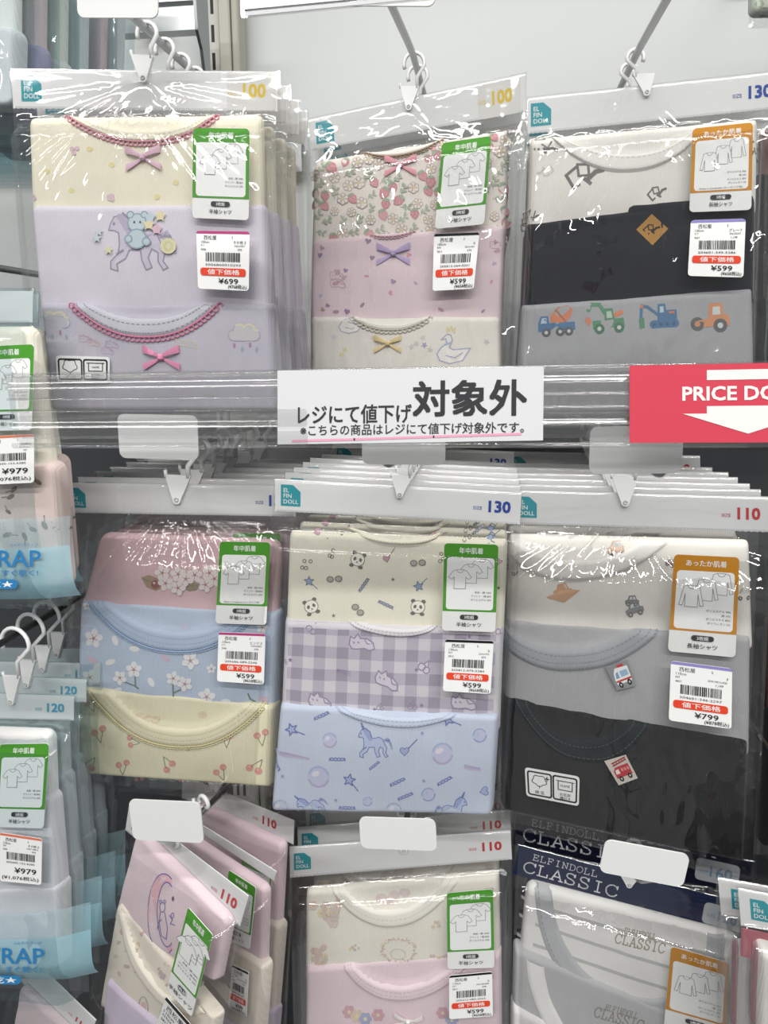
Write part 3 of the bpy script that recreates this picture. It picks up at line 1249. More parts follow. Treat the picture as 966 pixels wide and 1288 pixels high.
def truck_mixer(c):
    b, o, k = lin('#2f6f9f'), lin('#d9773a'), lin('#4e5257')
    c.poly([(-.5, -.02), (-.42, -.2), (-.22, -.2), (-.2, .0), (.5, .0), (.5, .22), (-.52, .22)], b)
    c.up()
    c.poly([(-.44, -.0), (-.39, -.15), (-.27, -.15), (-.27, 0)], lin('#a9c4d4'))
    c.poly([(-.16, -.02), (-.16, -.2), (.06, -.42), (.34, -.46), (.46, -.34), (.4, -.14), (.2, .0)], o)
    c.up()
    c.line([(0, -.35), (.25, -.02)], .05, lin('#b85f2c'))
    for x in (-.3, .08, .32):
        c.ell(x, .25, .12, .12, k)
    c.up()
    for x in (-.3, .08, .32):
        c.ell(x, .25, .05, .05, lin('#c9cdd0'), n=8)


def truck_crane(c):
    g, o, k = lin('#3f8a5c'), lin('#d9773a'), lin('#4e5257')
    c.poly([(-.35, .02), (.5, -.02), (.52, .22), (-.35, .24)], g)
    c.poly([(-.02, .02), (0, -.3), (.22, -.3), (.26, .0)], g)
    c.up()
    c.poly([(.04, -.03), (.05, -.22), (.18, -.22), (.2, -.04)], lin('#a9c8b4'))
    c.line([(.0, -.18), (-.12, -.42), (-.36, -.44), (-.44, -.28)], .10, g)
    c.line([(.28, -.1), (.46, -.18)], .12, o)
    c.poly([(-.56, -.02), (-.44, -.12), (-.38, .04), (-.46, .16)], o)
    for x in (-.18, .36):
        c.ell(x, .24, .14, .14, lin('#2f6f4a'))
    c.up()
    for x in (-.18, .36):
        c.ell(x, .24, .06, .06, lin('#c9cdd0'), n=8)


def digger(c):
    b = lin('#2f6f9f')
    c.rrect(-.28, .1, .52, .32, .1, b)
    c.poly([(-.06, .1), (-.02, -.34), (.18, -.34), (.2, -.16), (.48, -.16), (.48, .1)], b)
    c.up()
    c.poly([(.02, -.1), (.03, -.27), (.13, -.27), (.13, -.1)], lin('#b3cbd8'))
    c.rect(.26, -.12, .42, -.06, lin('#d9773a'))
    c.line([(-.04, -.05), (-.3, -.28), (-.46, -.32), (-.5, -.02)], .08, b)
    c.poly([(-.56, .02), (-.42, .0), (-.42, .28), (-.56, .3)], lin('#3f8a5c'))
    c.ell(-.46, -.3, .05, .05, lin('#d9773a'), n=8)
    for x in (-.16, .02, .2, .38):
        c.ell(x, .21, .05, .05, lin('#235680'), n=8)


def roller(c):
    o, k = lin('#d98a4a'), lin('#55585c')
    c.poly([(-.5, .06), (-.06, .02), (.0, -.4), (.36, -.4), (.36, -.1), (.52, -.04), (.52, .24), (-.3, .24)], o)
    c.up()
    c.poly([(.06, -.08), (.09, -.3), (.28, -.3), (.28, -.08)], lin('#d2d6d4'))
    c.ell(-.36, .14, .19, .19, k)
    c.ell(.26, .22, .19, .19, k)
    c.up(2)
    c.ell(.26, .22, .08, .08, lin('#d2d6d4'), n=9)
    c.ell(-.36, .14, .08, .08, o, n=9)


def car_icon(c, body, glass='#c8d8e0', dark='#3c3a3c'):
    c.poly([(-.45, .22), (-.48, -.02), (-.3, -.1), (-.2, -.36), (.22, -.4), (.34, -.1), (.48, -.06), (.48, .2)], lin(body))
    c.up()
    c.poly([(-.18, -.1), (-.12, -.28), (.02, -.29), (.02, -.1)], lin(glass))
    c.poly([(.08, -.1), (.08, -.29), (.19, -.3), (.26, -.1)], lin(glass))
    for x in (-.26, .26):
        c.ell(x, .22, .14, .14, lin(dark))
    c.up()
    for x in (-.26, .26):
        c.ell(x, .22, .06, .06, lin('#b9b9b9'), n=8)


def bubble(c, a='#b9a6cf', b='#9fb3dd', hi='#e6dfef'):
    c.ell(0, 0, .5, .5, lin('#c3c6e6'), n=18)
    c.up()
    c.line([(.46 * math.cos(t), .46 * math.sin(t)) for t in [math.radians(x) for x in range(10, 170, 16)]], .10, lin(a))
    c.line([(.46 * math.cos(t), .46 * math.sin(t)) for t in [math.radians(x) for x in range(190, 350, 16)]], .08, lin(b))
    c.ell(-.15, -.12, .2, .13, lin(hi), ang=-30, n=10)


def doodle_cat(c, line, fill=None):
    p = [(-.5, .1), (-.46, -.2), (-.3, -.12), (-.16, -.3), (-.06, -.12), (.2, -.1), (.44, .06), (.5, .3), (.3, .36), (.1, .28), (-.2, .3), (-.4, .28)]
    if fill:
        c.poly(p, fill)
        c.up()
    c.line(p, .05, line, True)
    c.line([(-.34, .02), (-.3, .06)], .05, line)
    c.line([(-.16, .02), (-.12, .06)], .05, line)
    c.line([(.1, -.1), (.2, .1), (.4, .1)], .04, line)


def digger_sketch(c, k):
    c.line([(-.5, .0), (-.3, .35), (-.15, .25)], .09, k)
    c.line([(-.5, .0), (-.2, -.25)], .08, k)
    c.line([(-.2, -.3), (.1, -.3), (.12, .0), (-.16, .02)], .07, k, True)
    c.line([(.1, .1), (.3, -.1), (.5, -.15)], .12, k)
    c.line([(0, .1), (.16, .22)], .10, k)


def moon(c):
    outer = [(.5 * math.cos(math.radians(a)) * .62 + .1, .5 * math.sin(math.radians(a))) for a in range(-60, -301, -12)]
    inner = [(.46 * math.cos(math.radians(a)) * .40 + .17, .40 * math.sin(math.radians(a))) for a in range(-300, -59, 12)]
    p = outer + inner
    c.poly(p, lin('#e3b3bb'))
    c.up()
    c.line(outer, .014, lin('#6d64ae'))
    c.line(inner, .014, lin('#6d64ae'))
    for x, y in ((-.1, -.2), (-.15, 0), (-.08, .2), (-.18, -.1), (-.12, .12)):
        c.ell(x, y, .010, .010, lin('#f6e9e6'), n=6)
    l = lin('#7d74b4')
    # a small sleeping bear on the moon
    c.ring(.10, -.10, .055, .06, .012, l, 14)
    c.ring(.06, -.165, .022, .022, .010, l, 8)
    c.ring(.14, -.165, .022, .022, .010, l, 8)
    c.line([(.06, -.04), (.02, .10), (.06, .26), (.16, .30), (.20, .16), (.15, -.04)], .012, l)
    c.line([(.08, .05), (.0, .10), (-.02, .18)], .012, l)
    c.line([(.24, .0), (.30, .05), (.26, .10), (.34, .12)], .012, l)
    c.ring(.30, .0, .025, .03, .010, l, 8)
    c.poly([(.30 + .022 * math.sin(t), -.20 + .03 * math.cos(t)) for t in [k * math.pi / 4 for k in range(8)]], lin('#7a4f6a'))


def bouquet(c, cols, rnd, n=9):
    for k in range(n):
        a, r = rnd.uniform(0, 6.28), rnd.uniform(0, .42)
        s = c.sub(r * math.cos(a), r * math.sin(a) * .7, rnd.uniform(.16, .26))
        s.layer = c.layer
        h = rnd.choice(cols)
        for j in range(6):
            t = j * math.pi / 3
            s.ell(.3 * math.cos(t), .3 * math.sin(t), .22, .22, lin(h), n=7)
        s.ell(0, 0, .16, .16, lin('#d8b878'), n=7)
        c.layer = s.layer


SLAB = {
    'C': [[(.92, .22), (.75, .05), (.5, 0), (.22, .1), (.05, .32), (.02, .5), (.08, .75), (.28, .95), (.5, 1), (.75, .95), (.94, .76)], [(.92, .02), (.92, .3)]],
    'L': [[(.22, .03), (.22, .97)], [(.05, .03), (.42, .03)], [(.05, .97), (.86, .97)], [(.86, .7), (.86, .97)]],
    'A': [[(.1, .97), (.5, .03), (.9, .97)], [(.26, .64), (.74, .64)], [(-.04, .97), (.28, .97)], [(.72, .97), (1.04, .97)]],
    'S': [[(.8, .25), (.7, .06), (.45, 0), (.2, .08), (.14, .28), (.28, .44), (.65, .54), (.85, .7), (.78, .92), (.5, 1), (.22, .95), (.1, .72)], [(.82, .02), (.82, .27)], [(.1, .7), (.1, .98)]],
    'I': [[(.5, .03), (.5, .97)], [(.28, .03), (.72, .03)], [(.28, .97), (.72, .97)]],
    'E': [[(.2, .03), (.2, .97)], [(.05, .03), (.84, .03)], [(.84, .03), (.84, .26)], [(.2, .48), (.62, .48)], [(.62, .36), (.62, .6)], [(.05, .97), (.88, .97)], [(.88, .97), (.88, .72)]],
    'F': [[(.2, .03), (.2, .97)], [(.05, .03), (.84, .03)], [(.84, .03), (.84, .26)], [(.2, .48), (.62, .48)], [(.62, .36), (.62, .6)], [(.05, .97), (.42, .97)]],
    'N': [[(.18, .97), (.18, .03), (.82, .97), (.82, .03)], [(.02, .97), (.36, .97)], [(.02, .03), (.2, .03)], [(.66, .03), (1.0, .03)]],
    'D': [[(.2, .03), (.2, .97), (.5, .97), (.8, .85), (.94, .5), (.8, .15), (.5, .03), (.05, .03)], [(.05, .97), (.3, .97)]],
    'O': [[(.5 + .46 * math.cos(k * math.pi / 8), .5 + .5 * math.sin(k * math.pi / 8)) for k in range(17)]],
}


def slab_text(cv, s, x, y, h, w, col, th=0.09):
    """slab-serif capitals; x,y = top left; w = whole width"""
    adv = w / (len(s) * 1.14 - .14)
    for i, ch in enumerate(s):
        for st in SLAB[ch]:
            cv.line([(x + adv * (1.14 * i + px), y + h * py) for px, py in st], th * h, col)
            cv.layer -= 0.9


# ------------------------------------------------------------------ setting
def structure(mb, name, mat):
    o = mb.build(name, mat)
    o['kind'] = 'structure'
    return o


mb = MB()
mb.box((-2.2, 1.2, 0.0), (2.2, 1.26, 2.9), lin('#d6dad9'))
structure(mb, 'wall_back', M_WALL)
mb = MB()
mb.box((-2.2, 1.188, 0.0), (2.2, 1.199, 1.36), lin('#45474a'))  # added dark panel; its colour stands in for the shade between rows
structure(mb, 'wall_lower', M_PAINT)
mb = MB()
mb.box((-3.0, -3.2, -0.05), (3.0, 1.3, 0.0), lin('#6c6d6e'))
structure(mb, 'floor', M_FLOOR)
mb = MB()
mb.box((-3.0, -3.2, 2.95), (3.0, 1.3, 3.0), lin('#e6e8e8'))
structure(mb, 'ceiling', M_PAINT)
rnd = random.Random(5)

# ================================================================== top row
# ---- unicorn pack, top left
P = Pack('short-sleeve shirt pack with a teddy riding a unicorn on its lilac middle shirt', (181, 104), .66, group=None)
header(P, [(15, 87), (349, 90), (349, 141), (17, 137)], '100', '#d8b93a', patch=True, logo_at=.035, size_at=.915)
s = Shirt(P, [(33, 146), (329, 142), (331, 275), (38, 278)], .010, '#efe9cd', seed=1,
          neck=dict(inner=((98, 144), (185, 166), (262, 142)), outer=((84, 145), (185, 179), (274, 142)), col='#f1ecd4', lace='#d79aa9', stitch='#ded8bb'))
c = s.canvas()
for x, y in ((91, 240), (142, 208), (299, 205), (168, 175), (60, 216), (222, 230), (114, 188), (198, 248)):
    c.ell(x, y, 4, 3.4, lin('#e6d98a'), n=9)
for x, y in ((41, 246), (139, 250), (96, 190), (305, 226)):
    for k in range(4):
        c.ell(x + rnd.uniform(-4, 4), y + rnd.uniform(-4, 4), 3, 3, lin('#ddb9cc'), n=8)
s.done()
s.bow(182, 199, 44, '#d9b6c8')
s = Shirt(P, [(36, 256), (332, 254), (342, 405), (48, 405)], .015, '#d9d2e2', seed=2)
c = s.canvas()
x = c.sub(172, 304, 78)
pony(x, lin('#cbc4d8'), lin('#8a869a'), lin('#b3a8c6'))
x = c.sub(174, 284, 34)
x.layer = 60
for a, b, r in ((0, -.1, .34), (-.26, -.4, .12), (.26, -.4, .12), (0, .5, .36), (.36, .6, .14), (-.3, .5, .13)):
    x.ell(a, b, r, r, lin('#b9d2d8'), n=12)
    x.ring(a, b, r, r, .05, lin('#7fa0b0'), 12)
x.ell(-.1, -.12, .04, .05, K_, n=6)
x.ell(.12, -.12, .04, .05, K_, n=6)
for bx, by, h in ((190, 274, '#b7cfdb'), (199, 289, '#dfb6c6'), (189, 283, '#e6dc9a'), (203, 272, '#e6dc9a')):
    c.line([(186, 300), (bx, by)], 1.0, lin('#9b93b2'))
    y = c.sub(bx, by, 17)
    y.layer = 80
    star(y, lin(h))
    y.ell(0, 0, .3, .3, lin(h), n=12)
c.layer = 90
c.ell(214, 310, 10, 10, lin('#e3e0a3'))
c.ring(214, 310, 5, 5, 2.5, lin('#d6d28a'), 10)
for bx, by, h in ((126, 292, '#c7d7dc'), (139, 315, '#e0dca2'), (124, 300, '#c7d7dc')):
    y = c.sub(bx, by, 13)
    star(y, lin(h))
s.done()
s = Shirt(P, [(46, 379), (341, 379), (352, 520), (62, 520)], .020, '#bbb8c8', seed=3,
          neck=dict(inner=((104, 378), (185, 400), (254, 379)), outer=((86, 378), (185, 424), (277, 379)), col='#c3c3d0', lace='#cf7f9c', stitch='#8e8c9c', lace_r=.0024, lace_step=.0046, rows=(.35, .8)))
c = s.canvas()
for x, y in ((68, 405), (307, 421)):
    k = c.sub(x, y, 40)
    cloud(k)
for x, y, h in ((108, 425, '#c98fb4'), (118, 430, '#cf9a86'), (142, 432, '#b58fb8'), (136, 440, '#c98fb4'), (228, 430, '#cfcb9d'), (242, 432, '#cfcb9d'), (292, 470, '#c5b6c0'), (222, 486, '#b9a9c4'), (96, 489, '#bda9be'), (262, 492, '#c9c39d')):
    k = c.sub(x, y, 16)
    doodle_cat(k, lin(h))
s.done()
s.bow(205, 449, 46, '#d98cab')
tag(P, [(243, 161), (314, 162), (313, 277), (242, 274)], .0235)
care_label(P, [(70, 447), (138, 449), (138, 482), (72, 481)], .0245)
sticker(P, [(247, 290), (314, 291), (313, 366), (249, 363)], .0300, '#b0417a', '100cm', 'その他 Z', ('911', 'SGB-50057', '5686', '979'), '2056860910293', '699', '768')
film(P, [(13, 86), (352, 89), (366, 534), (50, 536)], .125, .0265, seed=1, amp=.0015, fan=.0034, ramp=.07, ns=170, nt=180)
_, R = hanger(P, (181, 104), (166, 72), (193, 72), (184, 28))
PTL = P
D = display_hook('steel display hook above the unicorn pack, white plate cut by the top edge', [(97, -16), (200, -16), (199, 22), (99, 25)], .582, R, 'display hooks of the shirt rack')
for k in range(3):
    dup(P.root, D * (.036 * (k + 1)), ['lilac and grey shirt pack hanging directly behind the unicorn pack', 'lilac and grey shirt pack second behind the unicorn pack', 'lilac and grey shirt pack last behind the unicorn pack'][k], math.radians(.3 * (-2, 1.5, -3)[k]), skip=('price_sticker', 'care_label') if k else ())

# ---- strawberry pack, top middle
P = Pack('short-sleeve shirt pack with strawberry print, pink and swan shirts under the white price-cut sign', (514, 139), .78)
header(P, [(389, 150), (660, 92), (661, 141), (391, 190)], '100', '#d8b93a', patch=True, logo_at=.03, size_at=.895, col='#dddedd')
K = (340, 0, 2.841)
s = Shirt(P, [(394, 202), (639, 162), (637, 300), (391, 320)], .010, '#ece3da', seed=4,
          neck=dict(inner=((462, 189), (508, 188), (553, 172)), outer=((456, 190), (508, 195), (559, 171)), col='#efe6dd', lace='#a89683', lace_r=.0016, lace_step=.0042, rows=(.6,)))
c = s.canvas()
pts = []
for _ in range(4000):
    x, y = rnd.uniform(395, 637), rnd.uniform(165, 300)
    lo = 204 - (x - 394) * .163
    if y < lo + 3 or any((x - a) ** 2 + (y - b) ** 2 < 12.2 ** 2 for a, b in pts):
        continue
    if abs(x - 504) < 26 and abs(y - 206) < 18:
        continue
    pts.append((x, y))
for i, (x, y) in enumerate(pts):
    k = c.sub(x, y, rnd.uniform(13, 18), rnd.uniform(-50, 50))
    k.layer = 1 + (i % 5) * 9
    r = i % 3
    if r == 0:
        strawberry(k, rnd.choice(['#d9808e', '#dd94a0', '#cf7686']))
    elif r == 1:
        sketchflower(k)
    else:
        leafsprig(k, rnd.choice(['#a9bba1', '#9db39a']))
s.done()
s.bow(504, 208, 40, '#e09aa6')
s = Shirt(P, [(390, 300), (637, 280), (632, 415), (388, 420)], .015, '#e9d0d8', seed=5,
          neck=dict(inner=((460, 288), (494, 291), (533, 281)), outer=((455, 289), (494, 297), (539, 280)), col='#e9d3da', lace='#cfa9b4', lace_r=.0015, lace_step=.004, rows=(.6,)))
c = s.canvas(340, 240, 2.841)
for x, y, h in ((178, 230, '#8d78a6'), (185, 205, '#b58aa0'), (240, 290, '#c7a0ac'), (235, 330, '#c98fa6'), (270, 285, '#8d78a6'), (345, 305, '#d98fa0'), (440, 325, '#9a86b4'), (430, 365, '#d98fa0'), (180, 375, '#a9b0cc'), (265, 310, '#c9a6b4'),
                (790, 325, '#e08f9c'), (330, 408, '#8d6f96'), (205, 410, '#8d6f96'), (235, 432, '#b07f9c'), (495, 230, '#e08f9c'), (805, 185, '#9c8aa8'), (810, 215, '#c79aa8'), (365, 240, '#8d6f96'), (760, 430, '#9a6fb0'), (187, 425, '#b08a70'), (275, 432, '#8d6f96'), (610, 425, '#b07f9c'), (350, 180, '#8d6f96'), (520, 330, '#b5a3c9'), (800, 260, '#b9a4c0')):
    k = c.sub(x, y, rnd.uniform(16, 26), rnd.uniform(0, 180))
    k.layer = 2
    if rnd.random() < .6:
        heart(k, lin(h))
    else:
        k.ell(0, 0, .5, .25, lin(h))
for x, y in ((240, 300), (812, 190), (242, 328)):
    k = c.sub(x, y, 55)
    doodle_cat(k, lin('#c9a3b4'))
s.done()
s.bow(495, 319, 42, '#b9a6d0')
s = Shirt(P, [(388, 396), (631, 396), (634, 522), (388, 522)], .020, '#e9e5da', seed=6,
          neck=dict(inner=((440, 391), (491, 408), (545, 392)), outer=((436, 391), (491, 415), (549, 391)), col='#ece9e0', lace='#d9d4c6', lace_r=.0022, lace_step=.0048, rows=(.5,)))
c = s.canvas()
k = c.sub(568, 438, 46)
swan(k)
k = c.sub(440, 405, 34)
swan(k)
for x, y, h in ((430, 446, '#e0d3a0'), (524, 432, '#cfc9c4'), (532, 425, '#d5cfc9'), (518, 436, '#cfc9c4'), (434, 440, '#e0d3a0'), (534, 434, '#9f98c4'), (541, 440, '#c9c4b8'), (420, 424, '#d5cfe0'), (392, 449, '#a9a6cf'), (612, 430, '#c9c0c4'), (470, 425, '#d9d0b0'), (600, 470, '#d5cfc9'), (450, 480, '#cfc9e0')):
    k = c.sub(x, y, 9, rnd.uniform(0, 60))
    star(k, lin(h))
s.done()
s.bow(488, 432, 34, '#e3cf9a')
tag(P, [(556, 180), (618, 171), (609, 282), (547, 288)], .0235)
sticker(P, [(546, 294), (603, 292), (596, 363), (544, 366)], .0300, '#1c1c1e', '100cm', 'K', ('834', '25AU-961', '5812', '979'), '205812-064-0201', '599', '658')
film(P, [(387, 149), (663, 90), (642, 536), (384, 536)], .15, .0265, seed=2, amp=.0026, mat=M_FILM_TOP)
_, R = hanger(P, (514, 139), (504, 111), (527, 110), (521, 66), mirror=1)
D = display_hook('steel display hook above the strawberry pack, under the white sign edge', [(437, -34), (549, -34), (548, 8), (437, 8)], .54, R, 'display hooks of the shirt rack')
for k in range(3):
    dup(P.root, D * (.036 * (k + 1)), ['strawberry shirt pack hanging directly behind the front strawberry pack', 'strawberry shirt pack second behind the front strawberry pack', 'strawberry shirt pack last behind the front strawberry pack'][k], math.radians(.3 * (2, -2, 3)[k]), skip=('price_sticker', 'hanger_clip') if k else ())

# ---- digger pack, top right
P = Pack('long-sleeve shirt pack with building vehicles across its grey front shirt', (813, 121), .72)
header(P, [(664, 123), (978, 90), (978, 137), (664, 169)], '130', '#2b4aa0', logo_at=.012, size_at=.93)
s = Shirt(P, [(667, 173), (955, 148), (953, 270), (664, 300)], .010, '#e9e7de', seed=7, rc=.004,
          neck=dict(inner=((702, 172), (796, 193), (868, 166)), outer=((693, 172), (790, 217), (886, 164)), col='#edece5', rows=(.25, .85), stitch='#d5d3ca'))
c = s.canvas()
for x, y, a, z in ((735, 221, 0, 46), (686, 184, 35, 30), (826, 243, -10, 24), (950, 190, 80, 24), (669, 271, 20, 22), (686, 215, 180, 20)):
    k = c.sub(x, y, z, a)
    digger_sketch(k, lin('#4a4b4d') if (x, y) != (686, 215) else lin('#c9c8c3'))
s.done()
# navy middle shirt with a raised shoulder fold
s = Shirt(P, [(662, 280), (952, 243), (951, 385), (657, 405)], .015, '#26282f', seed=8, rc=.003, puff=.0020)
c = s.canvas()
c.poly([(820, 269), (840, 288), (820, 309), (800, 289)], lin('#c08a34'))
c.up()
k = c.sub(819, 289, 20)
digger_sketch(k, lin('#3a3328'))
s.done()
mbf = MB()
slab(mbf, P.q([(789, 256), (952, 241), (952, 300), (784, 304)], .0135), .0135, .004, lin('#26282f'), rc=.006, ns=20, nt=20, seed=8)
P.child(mbf, 'folded_sleeve', M_KNIT)
s = Shirt(P, [(657, 382), (950, 360), (953, 520), (648, 524)], .020, '#a2a4a8', seed=9, rc=.003)
c = s.canvas()
for fn, x, y in ((truck_mixer, 700, 406), (truck_crane, 761, 402), (digger, 829, 398), (roller, 893, 400)):
    k = c.sub(x, y, 46, -4)
    fn(k)
s.done()
tag(P, [(871, 162), (947, 154), (945, 264), (867, 267)], .0235, True, 'Made in Cambodia (カンボジア製)')
sticker(P, [(869, 277), (938, 275), (935, 349), (865, 347)], .0300, '#8d86c4', '130cm', 'グレー F', ('217', 'ENC50207', '4601', '1,149'), '204601-349-5286', '599', '658')
film(P, [(662, 122), (980, 88), (962, 538), (642, 538)], .125, .0265, seed=3, amp=.0026, mat=M_FILM_TOP)
_, R = hanger(P, (813, 121), (797, 96), (823, 94), (800, 62), mirror=-1)
D = display_hook('steel display hook at the top right, running down to the building vehicle pack', [(790, -52), (905, -52), (905, -8), (790, -8)], .52, R, 'display hooks of the shirt rack')
for k in range(2):
    dup(P.root, D * (.036 * (k + 1)), ['navy and grey shirt pack hanging directly behind the building vehicle pack', 'navy and grey shirt pack last behind the building vehicle pack'][k], math.radians(.3 * (1.5, -2)[k]), skip=('price_sticker', 'hanger_clip') if k else ('price_sticker',))

# ================================================================== middle row
# ---- blossom and cherry pack
P = Pack('short-sleeve shirt pack with pink, blue blossom and yellow cherry shirts', (223, 623), .768)
header(P, [(76, 607), (372, 611), (372, 650), (79, 645)], '130', '#2b4aa0', logo_at=.03, size_at=.93)
s = Shirt(P, [(125, 671), (353, 681), (350, 792), (98, 776)], .010, '#e6bcc2', seed=11, rc=.010)
c = s.canvas(60, 640, 3.019)
for x, y, a, z, h in ((400, 280, 10, 90, '#a08a5c'), (548, 292, -20, 70, '#8c8458')):
    k = c.sub(x, y, z, a)
    k.poly([(-.5, -.15), (-.2, -.32), (.2, -.25), (.5, .1), (.2, .3), (-.2, .22)], lin(h))
    k.line([(-.45, -.12), (.45, .08)], .03, lin('#6f6440'))
    c.layer = k.layer
c.layer = 12
c.ell(412, 284, 16, 16, lin('#8e2f24'))
c.ell(408, 279, 5, 5, lin('#e8d2c8'), n=8)
for x, y in ((440, 240), (500, 245), (563, 248), (618, 240), (500, 296), (604, 284), (452, 280), (637, 262), (530, 262)):
    k = c.sub(x, y, 58, rnd.uniform(0, 70))
    k.layer = 14 + rnd.randint(0, 3) * 10
    blossom(k, lin('#f3ebe6'), '#b9707a')
s.done()
s = Shirt(P, [(98, 755), (352, 769), (347, 908), (94, 885)], .015, '#b7cae3', seed=12, rc=.004,
          neck=dict(inner=((134, 757), (222, 793), (300, 768)), outer=((110, 755), (218, 818), (325, 768)), col='#b3c8e4', lace='#a9c0de', lace_r=.0015, lace_step=.0034, rows=(.35, .62, .88), stitch='#93add0'))
c = s.canvas(60, 640, 3.019)
for x, y, z, a in ((176, 490, 70, 10), (546, 572, 66, 30), (330, 608, 60, 0), (276, 640, 54, 40), (160, 640, 62, 20), (480, 640, 54, 15), (524, 662, 58, 50), (606, 712, 66, 5), (625, 604, 36, 0), (150, 368, 34, 0), (815, 450, 44, 10)):
    k = c.sub(x, y, z, a)
    k.layer = 3 + rnd.randint(0, 2) * 9
    blossom(k, lin('#f1efee'), rnd.choice(['#b58a8a', '#c0737c']))
for x, y, a, h in ((258, 498, 70, '#f0eeed'), (332, 530, 10, '#f0eeed'), (450, 565, 40, '#d3b4c8'), (240, 580, -20, '#f0eeed'), (396, 655, 60, '#f0eeed'), (172, 572, 20, '#d9b4c4'), (130, 430, -50, '#d9b4c4'), (678, 730, 0, '#f0eeed'), (820, 722, 10, '#d9b4c4'), (265, 690, -30, '#f0eeed'), (520, 450, 10, '#c5c6dd')):
    c.ell(x, y, 20, 11, lin(h), a, 10)
for pl in ([(290, 655), (330, 668), (348, 680)], [(335, 635), (336, 672)], [(478, 664), (478, 715)], [(515, 680), (478, 698)], [(762, 700), (770, 720), (802, 738)]):
    c.line(pl, 5, lin('#55784e'))
s.done()
s = Shirt(P, [(94, 863), (347, 886), (343, 994), (95, 977)], .020, '#e5deb6', seed=13, rc=.005,
          neck=dict(inner=((142, 870), (222, 914), (308, 884)), outer=((112, 869), (222, 937), (333, 885)), col='#e6dfb8', lace='#ddd5aa', lace_r=.0016, lace_step=.0036, rows=(.35, .62, .88), stitch='#c9bf8e'))
c = s.canvas(60, 640, 3.019)
for x, y, z, a in ((200, 855, 62, 160), (168, 742, 56, 150), (815, 868, 62, 165), (160, 965, 60, 30), (288, 980, 58, 170), (456, 965, 60, -40), (662, 1000, 60, 150), (792, 975, 64, 30), (328, 880, 50, 90), (684, 878, 50, 170), (485, 1052, 40, 90), (540, 900, 30, 80), (320, 1050, 40, 0)):
    k = c.sub(x, y, z, a)
    k.layer = 2
    cherry(k)
for x, y in ((350, 785), (380, 795), (585, 785), (410, 800)):
    c.ell(x, y, 18, 13, lin('#dcc6a4'), n=9)
s.done()
tag(P, [(277, 681), (340, 682), (335, 786), (271, 784)], .0235, made='Made in Cambodia (カンボジア製)')
sticker(P, [(275, 795), (334, 797), (332, 861), (273, 857)], .0300, '#b0417a', '130cm', 'ピンク Z', ('217', 'RMC52003', '5686', '979'), '205686-089-5245', '599', '658')
film(P, [(74, 606), (374, 610), (344, 1002), (92, 984)], .115, .0265, seed=4, fan=.0042, amp=.0016, ml=.012, mr=.013, ramp=.13, angf=15, ns=190, nt=190)
_, R = hanger(P, (223, 634), (209, 600), (240, 600), (232, 556))
D = display_hook('steel display hook above the blossom and cherry pack, white plate half behind the clear rail', [(149, 521), (249, 523), (249, 578), (150, 577)], .62, R, 'display hooks of the shirt rack')
for k in range(6):
    dup(P.root, D * (.036 * (k + 1) + .024 * max(0, k - 3)) + Vector((0, 0, (0, 0, 0, 0, -.004, .002)[k])), 'pink and blue shirt pack %s behind the blossom and cherry pack' % ('hanging directly', 'hanging second', 'hanging third', 'hanging fourth', 'hanging fifth', 'hanging last')[k], math.radians(.3 * (2, -2, 1, -3, 2, -2)[k]), skip=('price_sticker', 'description_tag') if k else ('price_sticker',))

# ---- panda and gingham pack
P = Pack('short-sleeve shirt pack with panda, grey gingham and blue unicorn shirts', (503, 625), .71)
header(P, [(346, 602), (656, 619), (654, 660), (346, 643)], '130', '#2b4aa0', logo_at=.025, size_at=.915, patch=False)
s = Shirt(P, [(363, 669), (639, 680), (633, 815), (358, 806)], .010, '#efebd3', seed=14, rc=.004,
          neck=dict(inner=((440, 666), (500, 679), (552, 672)), outer=((434, 666), (500, 684), (558, 673)), col='#f0ecd6', rows=(.55,), stitch='#d6d0b0'))
K = (320, 640, 2.841)
c = s.canvas(*K)
dk = lin('#4b4a50')
for x, y, a in ((370, 180, 15), (204, 348, -20), (585, 348, 5)):
    k = c.sub(x, y, 54, a)
    panda(k)
for x, y, a in ((200, 262, 0), (592, 270, -85), (850, 105, -80)):
    k = c.sub(x, y, 42, a)
    wand(k, lin('#7ba0d4'), lin('#4a6690'))
for x, y, a in ((228, 88, 70), (478, 170, -10), (650, 100, 30), (880, 182, 10)):
    k = c.sub(x, y, 52, a)
    lolly(k, lin('#c98fa9'), lin('#7c5a72'))
for x, y, a in ((392, 270, -55), (470, 340, 25), (800, 80, -40)):
    k = c.sub(x, y, 52, a)
    candy(k, lin('#8f9cc4'), lin('#55597a'))
for x, y in ((310, 92), (496, 250), (284, 380), (872, 282)):
    k = c.sub(x, y, 15)
    star(k, dk)
for x, y in ((180, 185), (186, 210), (202, 186), (172, 208), (282, 148), (270, 166), (278, 170), (668, 160), (664, 185), (676, 178), (750, 112), (768, 105)):
    c.ring(x, y, 6, 6, 2.5, dk, 8)
for x, y in ((272, 250), (302, 248), (570, 192), (600, 190), (362, 348), (380, 368)):
    c.ell(x, y, 12, 10, lin('#a9a39a'), n=9)
    c.ring(x, y, 12, 10, 3, dk, 9)
s.done()
# gingham
s = Shirt(P, [(356, 779), (634, 790), (629, 925), (351, 910)], .015, '#d7d3dc', seed=15, rc=.003,
          neck=dict(inner=((431, 778), (500, 791), (548, 784)), outer=((421, 778), (498, 800), (557, 785)), col='#dfdde2', rows=(.4, .75), stitch='#bdb9c4'))
mq = bil(s.quad)
inn, outr, _ = s.neck
cv = Canvas(s.mb, lambda x, y: mq(x, y), s.hf)
NC, NR = 19.0, 9.3
lo = [arc_px((431, 778), (500, 791), (548, 784))]


